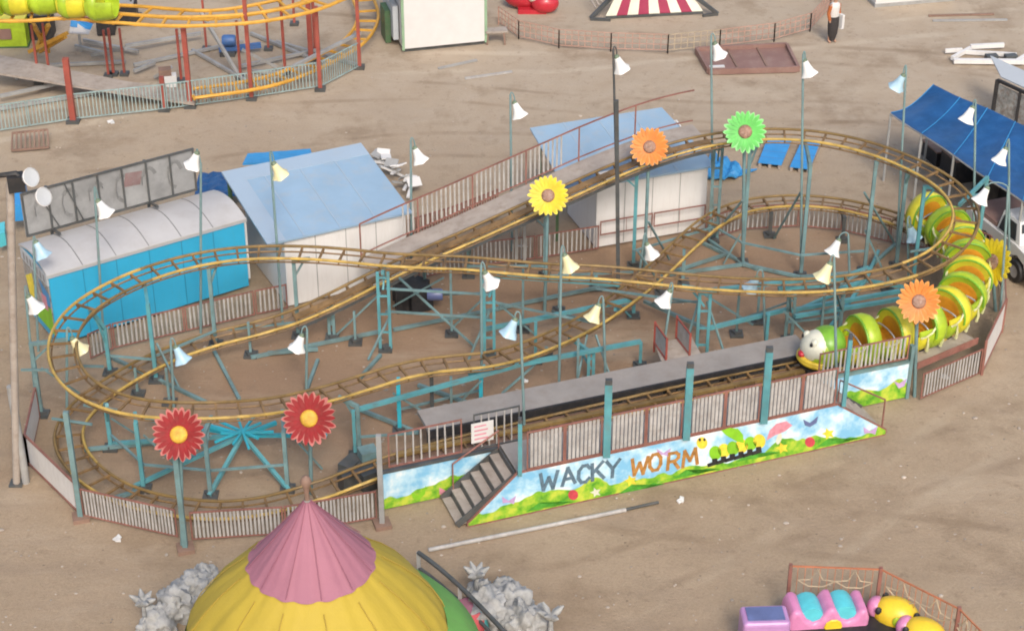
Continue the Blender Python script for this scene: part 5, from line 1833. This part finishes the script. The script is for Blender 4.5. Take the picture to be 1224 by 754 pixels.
rocks([(236, 715, .42), (212, 735, .45), (192, 752, .38), (246, 698, .28), (176, 757, .22)], 'lumpy grey plaster rocks left of the tent', 3)
rocks([(585, 745, .5), (612, 735, .45), (625, 755, .45), (600, 718, .35), (575, 712, .25), (640, 750, .3)], 'lumpy grey plaster rocks right of the tent', 5)


def ornament(x, y, h, label, seed):
    rnd = random.Random(seed)
    q = U(x, y)
    r_ = thing('plaster_figure', q, label, 'ornament')
    MB().tube([q, q + Z * h * .6, q + Vector((.03, 0, h * .8))], [.07, .05, .04], 8).build('stem', 'rock', r_, smooth=60)
    mb = MB()
    for i in range(6):
        a = i * 1.05 + rnd.uniform(-.2, .2)
        d = Vector((math.cos(a), math.sin(a), rnd.uniform(.3, .9)))
        mb.tube([q + Z * h * .72, q + Z * h * .78 + d * .14, q + Z * h * .8 + d * .26], [.05, .075, .02], 6)
    mb.build('leaves', 'rock', r_, smooth=60)


ornament(570, 720, .95, 'grey leafy plaster ornament nearest the tent on its right', 1)
ornament(658, 765, .8, 'grey leafy plaster ornament at the bottom right of the rocks', 2)
ornament(175, 748, .8, 'grey leafy plaster ornament at the far left of the rocks', 4)

# ------------------------------------------------------------------ kiddie ride, bottom right
kf = [U(940, 731), U(1046, 735), U(1138, 783), U(1168, 815)]
kfn = thing('thin_fence', kf[1], 'thin orange fence with curled wire ornaments around the kiddie ride', 'fence')
for i in range(3):
    p, q = kf[i], kf[i + 1]
    f = MB()
    f.bar(p + Z * 1.2, q + Z * 1.2, .03)
    f.bar(p + Z * .15, q + Z * .15, .03)
    n_st = max(4, int((q - p).length / .14))
    for j in range(1, n_st):
        c_ = p.lerp(q, j / n_st)
        f.bar(c_ + Z * .15, c_ + Z * 1.2, .011)
    f.build('panel_frame', 'orange_rail', kfn)
    MB().bar(p, p + Z * 1.25, .07).build('post', 'red_rail', kfn)
    o2 = MB()
    d = (q - p).normalized()
    for t in (.3, .72):
        c_ = p.lerp(q, t)
        star = [c_ + d * (.0) + Z * 1.15, c_ + d * .12 + Z * .88, c_ + d * .38 + Z * .85, c_ + d * .15 + Z * .7, c_ + d * -.15 + Z * .7, c_ + d * -.38 + Z * .85, c_ + d * -.12 + Z * .88]
        o2.tube(star, .018, 5, True)
    o2.build('wire_star', 'cardboard', kfn)
kb = U(1010, 790)
kr = thing('kiddie_carousel', kb, 'black round base of the kiddie ride trimmed with small bulbs', 'carousel base')
MB().lathe([(.001, .34), (1.45, .34), (1.5, .28), (1.5, .0)], 40, Matrix.Translation(kb)).build('base', 'black', kr, smooth=40)
mb = MB()
for i in range(30):
    a = 2 * PI * i / 30
    mb.ball(kb + Vector((1.42 * math.cos(a), 1.42 * math.sin(a), .38)), .05, n=8, m=5)
mb.build('bulb_trim', 'lens', kr, smooth=60)


def kcar(c, yaw, label):
    r_ = thing('kiddie_car', c, label, 'ride car')
    m_ = Matrix.Translation(c) @ Matrix.Rotation(yaw, 4, 'Z')
    pr_ = [(-.70, .10), (-.80, .2), (-.85, .42), (-.82, .64), (-.74, .78), (-.65, .82), (-.56, .74), (-.46, .56), (-.32, .46), (-.18, .52), (-.09, .70), (0, .80), (.10, .80), (.17, .68), (.25, .52), (.38, .46), (.52, .52), (.60, .68), (.68, .76), (.77, .70), (.83, .5), (.82, .25), (.72, .10)]
    MB().prism([m_ @ Vector((x, -.36, z)) for x, z in pr_], (m_.to_3x3() @ Vector((0, 1, 0))), .72).build('body', 'kid_pink', r_, smooth=60)
    bv = [c_ for c_ in r_.children if c_.name.startswith('body')][0].modifiers.new('bevel', 'BEVEL')
    bv.width = .09
    bv.segments = 4
    bv.limit_method = 'ANGLE'
    bv.angle_limit = R(60)
    for x in (-.36, .32):
        MB().lathe([(.001, -.3), (.25, -.3), (.27, -.2), (.27, .2), (.25, .3), (.001, .3)], 16, m_ @ Matrix.Translation((x, 0, .56)) @ Matrix.Rotation(PI / 2, 4, 'X') @ Matrix.Diagonal((1, .95, .9, 1))).build('seat', 'kid_teal', r_, smooth=40)
    MB().lathe([(.001, .02), (.17, .02), (.19, 0), (.001, 0)], 10, m_ @ Matrix.Translation((.08, -.37, .38)) @ Matrix.Rotation(PI / 2, 4, 'X')).build('flower_badge', 'kid_yellow', r_)
    MB().ball(m_ @ Vector((-.76, -.2, .48)), .09, n=10, m=6).build('eye', 'black', r_, smooth=60)
    MB().box(m_ @ Vector((0, 0, .07)), 1.3, .6, .12, yaw).build('chassis', 'black', r_)


kcar(U(984, 752), R(6), 'pink two seat kiddie car with teal seats')


def kduck(c, yaw, label):
    r_ = thing('kiddie_car', c, label, 'ride car')
    m_ = Matrix.Translation(c) @ Matrix.Rotation(yaw, 4, 'Z')
    MB().ball(m_ @ Vector((0, 0, .42)), .48, .36, .36, 18, 10, m_.to_3x3()).build('body', 'kid_yellow', r_, smooth=60)
    MB().ball(m_ @ Vector((-.1, 0, .2)), .55, .40, .2, 18, 8, m_.to_3x3()).build('skirt', 'kid_pink', r_, smooth=60)
    MB().ball(m_ @ Vector((-.42, 0, .46)), .18, .24, .22, 14, 8, m_.to_3x3()).build('snout', 'kid_pink', r_, smooth=60)
    for sg in (-1, 1):
        MB().ball(m_ @ Vector((-.3, sg * .26, .58)), .07, .05, .09, 10, 6).build('eye', 'black', r_, smooth=60)
    MB().ball(m_ @ Vector((.1, -.34, .5)), .08, .03, .12, 10, 6).build('spot', 'worm_green', r_, smooth=60)


kduck(U(1068, 752), R(-25), 'yellow rounded kiddie car with a pink snout behind the pink two seater')
kduck(U(1102, 778), R(-35), 'yellow rounded kiddie car nearer the fence corner, at the bottom edge')
tb = U(911, 775)
tbx = thing('ticket_box', tb, 'pink ticket box with a blue grey window at the bottom edge', 'box')
ob = MB(); ob.box(tb + Z * .45, .95, .6, .9, .05)
bo_ = ob.build('body', 'kid_lilac', tbx)
bo_.modifiers.new('bevel', 'BEVEL').width = .08
bo_.modifiers['bevel'].segments = 3
MB().box(tb + Z * .905, .74, .4, .04, .05).build('window', 'navy', tbx)
MB().box(tb + Z * .5 + Vector((0, -.31, 0)), .7, .03, .4, .05).build('front_plate', 'kid_pink', tbx)

# ------------------------------------------------------------------ second coaster, upper left
c2 = thing('roller_coaster', U(220, 80), 'second coaster with red posts and orange yellow rails at the upper left', 'roller coaster')


def spline(pts, n=8):
    out = []
    for i in range(len(pts) - 1):
        p0, p1, p2, p3 = pts[max(0, i - 1)], pts[i], pts[i + 1], pts[min(len(pts) - 1, i + 2)]
        for k in range(n):
            t = k / n
            out.append(.5 * (2 * p1 + (p2 - p0) * t + (2 * p0 - 5 * p1 + 4 * p2 - p3) * t * t + (3 * p1 - p0 - 3 * p2 + p3) * t ** 3))
    out.append(pts[-1])
    return out


M['rail2'] = paint('orange_yellow_rail', (.62, .33, .045), .5, .2, .3, (.35, .14, .03), scale=2)


def track2(px, h, label_part='rail'):
    pts = [U(x, y, hh) for x, y, hh in px]
    pts = spline(pts, 8)
    L1, L2 = [], []
    mb = MB()
    for i, p in enumerate(pts):
        d = (pts[min(i + 1, len(pts) - 1)] - pts[max(0, i - 1)])
        l = Z.cross(d).normalized()
        L1.append(p + l * .36); L2.append(p - l * .36)
    for r_ in (L1, L2):
        MB().tube(r_, .06, 6).build('rail', 'rail2', c2, smooth=60)
    for i in range(0, len(pts), 3):
        MB().bar(L1[i] - Z * .05, L2[i] - Z * .05, .08, .06).build('tie', 'rail2', c2)


track2([(-30, 20, 2.9), (30, 20, 2.9), (85, 17, 2.9), (140, 22, 2.9), (215, 26, 2.9), (300, 22, 2.9), (365, 10, 2.9), (410, -8, 2.9)], 2.9)
track2([(-20, 2, 2.4), (60, 8, 2.4), (150, 12, 2.4), (250, 18, 2.5), (330, 6, 2.6), (380, -10, 2.7)], 2.4)
track2([(230, 112, .45), (300, 102, .45), (345, 90, .45), (390, 70, .45), (425, 48, .45), (440, 20, .45), (430, -10, .45)], .45)
for x, y, ty, w in ((88, 146, 70, .18), (197, 132, 92, .14), (228, 128, 34, .15), (301, 119, -5, .12), (383, 108, 8, .12), (430, 82, -5, .11), (217, 98, 35, .08), (136, 90, 34, .08), (149, 90, 34, .07), (288, 95, 25, .08), (341, 88, -5, .09),
                    (372, 72, -5, .16), (377, 62, -5, .1), (163, 20, -10, .12), (352, 30, -8, .08), (47, 100, 30, .07), (60, 96, 28, .07), (321, 60, 12, .07), (247, 60, 0, .07), (130, 92, 36, .07)):
    b_ = U(x, y)
    h = hof(b_, ty)
    po = MB().bar(b_, b_ + Z * h, w).build('red_post', 'red_post', c2)
    MB().box(b_ + Z * .05, w + .22, w + .22, .1).build('foot_block', 'dark_steel', po)
mb = MB()
for p_, q_ in (((0, 115, .3), (70, 100, .3)), ((290, 60, 1.2), (330, 80, .3)), ((285, 80, .15), (380, 60, .15)), ((150, 55, .3), (240, 40, .3)), ((90, 55, .2), (130, 65, .2)), ((240, 15, 1.8), (285, 90, .1)), ((160, 85, .2), (185, 75, .2)), ((100, 48, .2), (165, 62, .2)), ((110, 66, .15), (150, 58, .9)), ((60, 78, .1), (150, 74, .1)), ((160, 78, .1), (290, 50, .1)), ((205, 80, .6), (185, 92, .1)), ((300, 85, .1), (340, 88, .1)), ((330, 50, .1), (428, 78, .1)), ((300, 40, .1), (372, 70, .1)), ((230, 60, .1), (300, 100, .1)), ((350, 80, .9), (430, 40, .9)), ((0, 130, .1), (150, 105, .1))):
    MB().bar(U(*p_), U(*q_), .1).build('base_beam', 'grey_metal', c2)
for p_, q_ in (((35, 62, .5), (80, 40, 1.6)), ((40, 30, 2), (58, 62, .4)), ((58, 30, 2), (42, 62, .4)), ((48, 62, .3), (78, 44, 1.4)), ((110, 20, 2.2), (125, 4, 2.9))):
    MB().bar(U(*p_), U(*q_), .12).build('orange_brace', 'rail2', c2)
# ramp
rm = thing('plank_ramp', U(100, 100), 'long weathered plank ramp inside the second coaster', 'ramp')
MB().sheet([[U(-10, 86, .75), U(85, 102, .6), U(150, 112, .45), U(232, 124, .2)], [U(-10, 64, .8), U(85, 84, .65), U(150, 97, .5), U(240, 110, .25)]], .07).build('deck', 'plank', rm)
for x, y, h in ((20, 96, .7), (85, 106, .55), (150, 116, .4)):
    q = U(x, y, 0); MB().bar(q, q + Z * h, .08).build('leg', 'grey_metal', rm)
# green train above
t2 = thing('worm_train', U(70, 10, 3), 'lime green and yellow train cars on the upper left coaster', 'coaster train')
for i in range(5):
    q = U(-12 + i * 34, 16 + (0, -3, -4, 0, 3)[i], 3.05)
    mt_ = Matrix.Translation(q + Z * .42) @ Matrix.Rotation(R(-4), 4, 'Z')
    rx = mt_ @ Matrix.Rotation(PI / 2, 4, 'Y')
    co = MB().lathe([(.30, -.47), (.44, -.45), (.52, -.3), (.55, -.05), (.53, .2), (.47, .40), (.43, .42), (.44, .38), (.49, .18), (.50, -.05)], 18, rx, -R(112), R(112)).build('car', 'worm_yellow' if i % 2 else 'worm_green', t2, smooth=45)
    MB().lathe([(.001, -.50), (.25, -.49), (.42, -.44), (.53, -.33), (.57, -.20), (.55, -.10), (.50, -.07)], 20, rx).build('rear_shell', 'worm_green', co, smooth=50)
    MB().lathe([(.50, -.07), (.3, -.09), (.001, -.10)], 20, rx).build('seat_back', 'worm_yellow', co, smooth=50)
gb = U(12, 58)
gbx = thing('ticket_booth', gb, 'lime green booth with a reddish hatch at the upper left edge', 'booth')
MB().box(gb + Vector((-.1, .5, .5)), 1.3, .9, .95, .05).build('body', 'worm_green', gbx)
MB().box(gb + Vector((-.1, .5, 1.02)), 1.4, 1.0, .06, .05).build('roof', 'worm_yellow', gbx)
MB().box(gb + Vector((-.1, .02, .5)), .4, .06, .36, .05).build('hatch', 'brown_tray', gbx)
MB().box(gb + Vector((-.1, .5, .02)), 1.4, 1.0, .04, .05).build('base', 'green_post', gbx)
dk_ = U(42, 50)
dkk = thing('dark_cabinet', dk_, 'black cabinet between the lime booth and the orange braces', 'cabinet')
MB().box(dk_ + Vector((.1, .5, .45)), .9, .8, .9, .05).build('body', 'black', dkk)
MB().box(dk_ + Vector((.1, .5, .93)), 1.0, .9, .06, .05).build('lid', 'dark_steel', dkk)
# white and blue sign
sg2 = U(97, 62)
s2 = thing('peaked_sign', sg2, 'blue and white board with a red edge inside the second coaster', 'sign')
P = [U(83, 41, 1.2), U(106, 42, 1.2), U(112, 29, 1.3), U(86, 21, 1.6)]
MB().prism(P, Vector((0, -.6, .8)).normalized(), .05).build('board', 'white_clean', s2)
MB().prism([p + Vector((0, -.6, .8)).normalized() * .052 for p in (P[0].lerp(P[3], .4), P[1].lerp(P[2], .4), P[2], P[3])], Vector((0, -.6, .8)).normalized(), .01).build('blue_part', 'blue_board', s2)
MB().bar(P[3] + Z * .08, P[2] + Z * .1, .12).build('red_edge', 'red_post', s2)
MB().bar(sg2, sg2 + Z * 1.2, .08).build('post', 'grey_metal', s2)
# blue machine
bm2 = U(280, 66)
bmm = thing('lift_motor', bm2, 'blue motor on a beam in the second coaster', 'motor')
MB().bar(bm2 + Vector((-.5, 0, .18)), bm2 + Vector((.9, .2, .28)), .16).build('beam', 'blue_machine', bmm)
MB().lathe([(.001, -.22), (.17, -.22), (.2, -.15), (.2, .15), (.17, .22), (.001, .22)], 14, Matrix.Translation(bm2 + Vector((-.15, .05, .5))) @ Matrix.Rotation(PI / 2, 4, 'Y')).build('motor', 'blue_machine', bmm, smooth=40)
MB().box(bm2 + Vector((-.2, 0, .08)), .5, .4, .14).build('foot', 'dark_steel', bmm)
# loose dark box on ramp
for x, y, w_, lab in ((150, 28, .9, 'dark generator under the tracks of the upper left coaster'), (128, 40, .6, 'small dark unit beside the peaked blue and white board')):
    q = U(x, y)
    gn = thing('generator', q, lab, 'machine')
    MB().box(q + Z * .4, w_, .6, .7, .1).build('casing', 'black', gn)
    MB().box(q + Z * .78, w_ * .8, .5, .06, .1).build('cover', 'grey_metal', gn)
    MB().tube([q + Vector((w_ * .3, 0, .8)), q + Vector((w_ * .3, 0, 1.1)), q + Vector((w_ * .5, 0, 1.15))], .04, 6).build('exhaust', 'dark_steel', gn)
bx_ = U(203, 108)
bxx = thing('fuse_box', bx_, 'white and brown box by a red post of the second coaster', 'box')
MB().box(bx_ + Vector((0, 0, .35)), .5, .3, .4, .2).build('case', 'white_clean', bxx)
MB().box(bx_ + Vector((-.1, 0, .66)), .4, .34, .2, .2).build('cover', 'brown_kerb', bxx)
fence('picket_fence', [U(-20, 162), U(90, 145), U(200, 133), U(300, 119), U(384, 106), U(430, 82)], .92, 'pale teal railing around the second coaster at the upper left', step=.11, pw=.03, pick='picket_teal', rail='picket_teal')

# ------------------------------------------------------------------ litter and stones
rnd = random.Random(11)
mb = MB()
for i in range(1100):
    x, y = rnd.uniform(0, 1224), rnd.uniform(90, 752)
    q = U(x, y)
    r_ = rnd.uniform(.010, .030) if i % 12 else rnd.uniform(.03, .055)
    mb.ball(q + Z * r_ * .3, r_ * rnd.uniform(.8, 1.6), r_, r_ * .6, 6, 4)
o = mb.build('gravel', paint('grit', (.36, .31, .26), .9, .5, .5, scale=1.5), origin=(0, 0, 0))
o['kind'] = 'stuff'
LIT = [(630, 457, 'white crumpled paper on the soil in the middle of the ride'), (1128, 452, 'small white scrap on bare sand right of the corner fence'), (140, 645, 'pale scrap on the sand before the front left fence'), (134, 147, 'pale lump of rubbish outside the second coaster railing'), (815, 598, 'pale scrap on the sand below the name panel, near the dark pole end')]
for x, y, lab in LIT:
    q = U(x, y)
    mb = MB()
    for k in range(3):
        mb.box(q + Vector((rnd.uniform(-.06, .06), rnd.uniform(-.06, .06), .04)), rnd.uniform(.08, .2), rnd.uniform(.06, .12), .03, rnd.uniform(0, 3), Matrix.Rotation(rnd.uniform(-.6, .6), 3, 'X'))
    tag(mb.build('litter', 'white_clean'), lab, 'litter', 'litter on the ground')

# ------------------------------------------------------------------ light
world = bpy.data.worlds.new('World')
SC.world = world
world.use_nodes = True
wn = world.node_tree
bg = wn.nodes['Background']
sky = wn.nodes.new('ShaderNodeTexSky')
sky.sky_type = 'NISHITA'
sky.sun_disc = False
EL, AZ = 43.0, 168.0
sky.sun_elevation = R(EL)
sky.sun_rotation = R(AZ)
sky.air_density = 1.0
sky.dust_density = 4.0
sky.ozone_density = .6
wn.links.new(sky.outputs[0], bg.inputs[0])
bg.inputs[1].default_value = .142
sd = bpy.data.lights.new('sun', 'SUN')
sd.energy = 1.2
sd.angle = R(16)
sd.color = (1, .965, .915)
so = bpy.data.objects.new('sun', sd)
COL.objects.link(so)
dirv = Vector((math.sin(R(AZ)) * math.cos(R(EL)), math.cos(R(AZ)) * math.cos(R(EL)), math.sin(R(EL))))
so.rotation_euler = dirv.to_track_quat('Z', 'Y').to_euler()
so.location = dirv * 60
vs_ = SC.view_settings
vs_.view_transform = 'Standard'
vs_.look = 'None'
vs_.gamma = 1
vs_.use_curve_mapping = False
vs_.exposure = 0.52
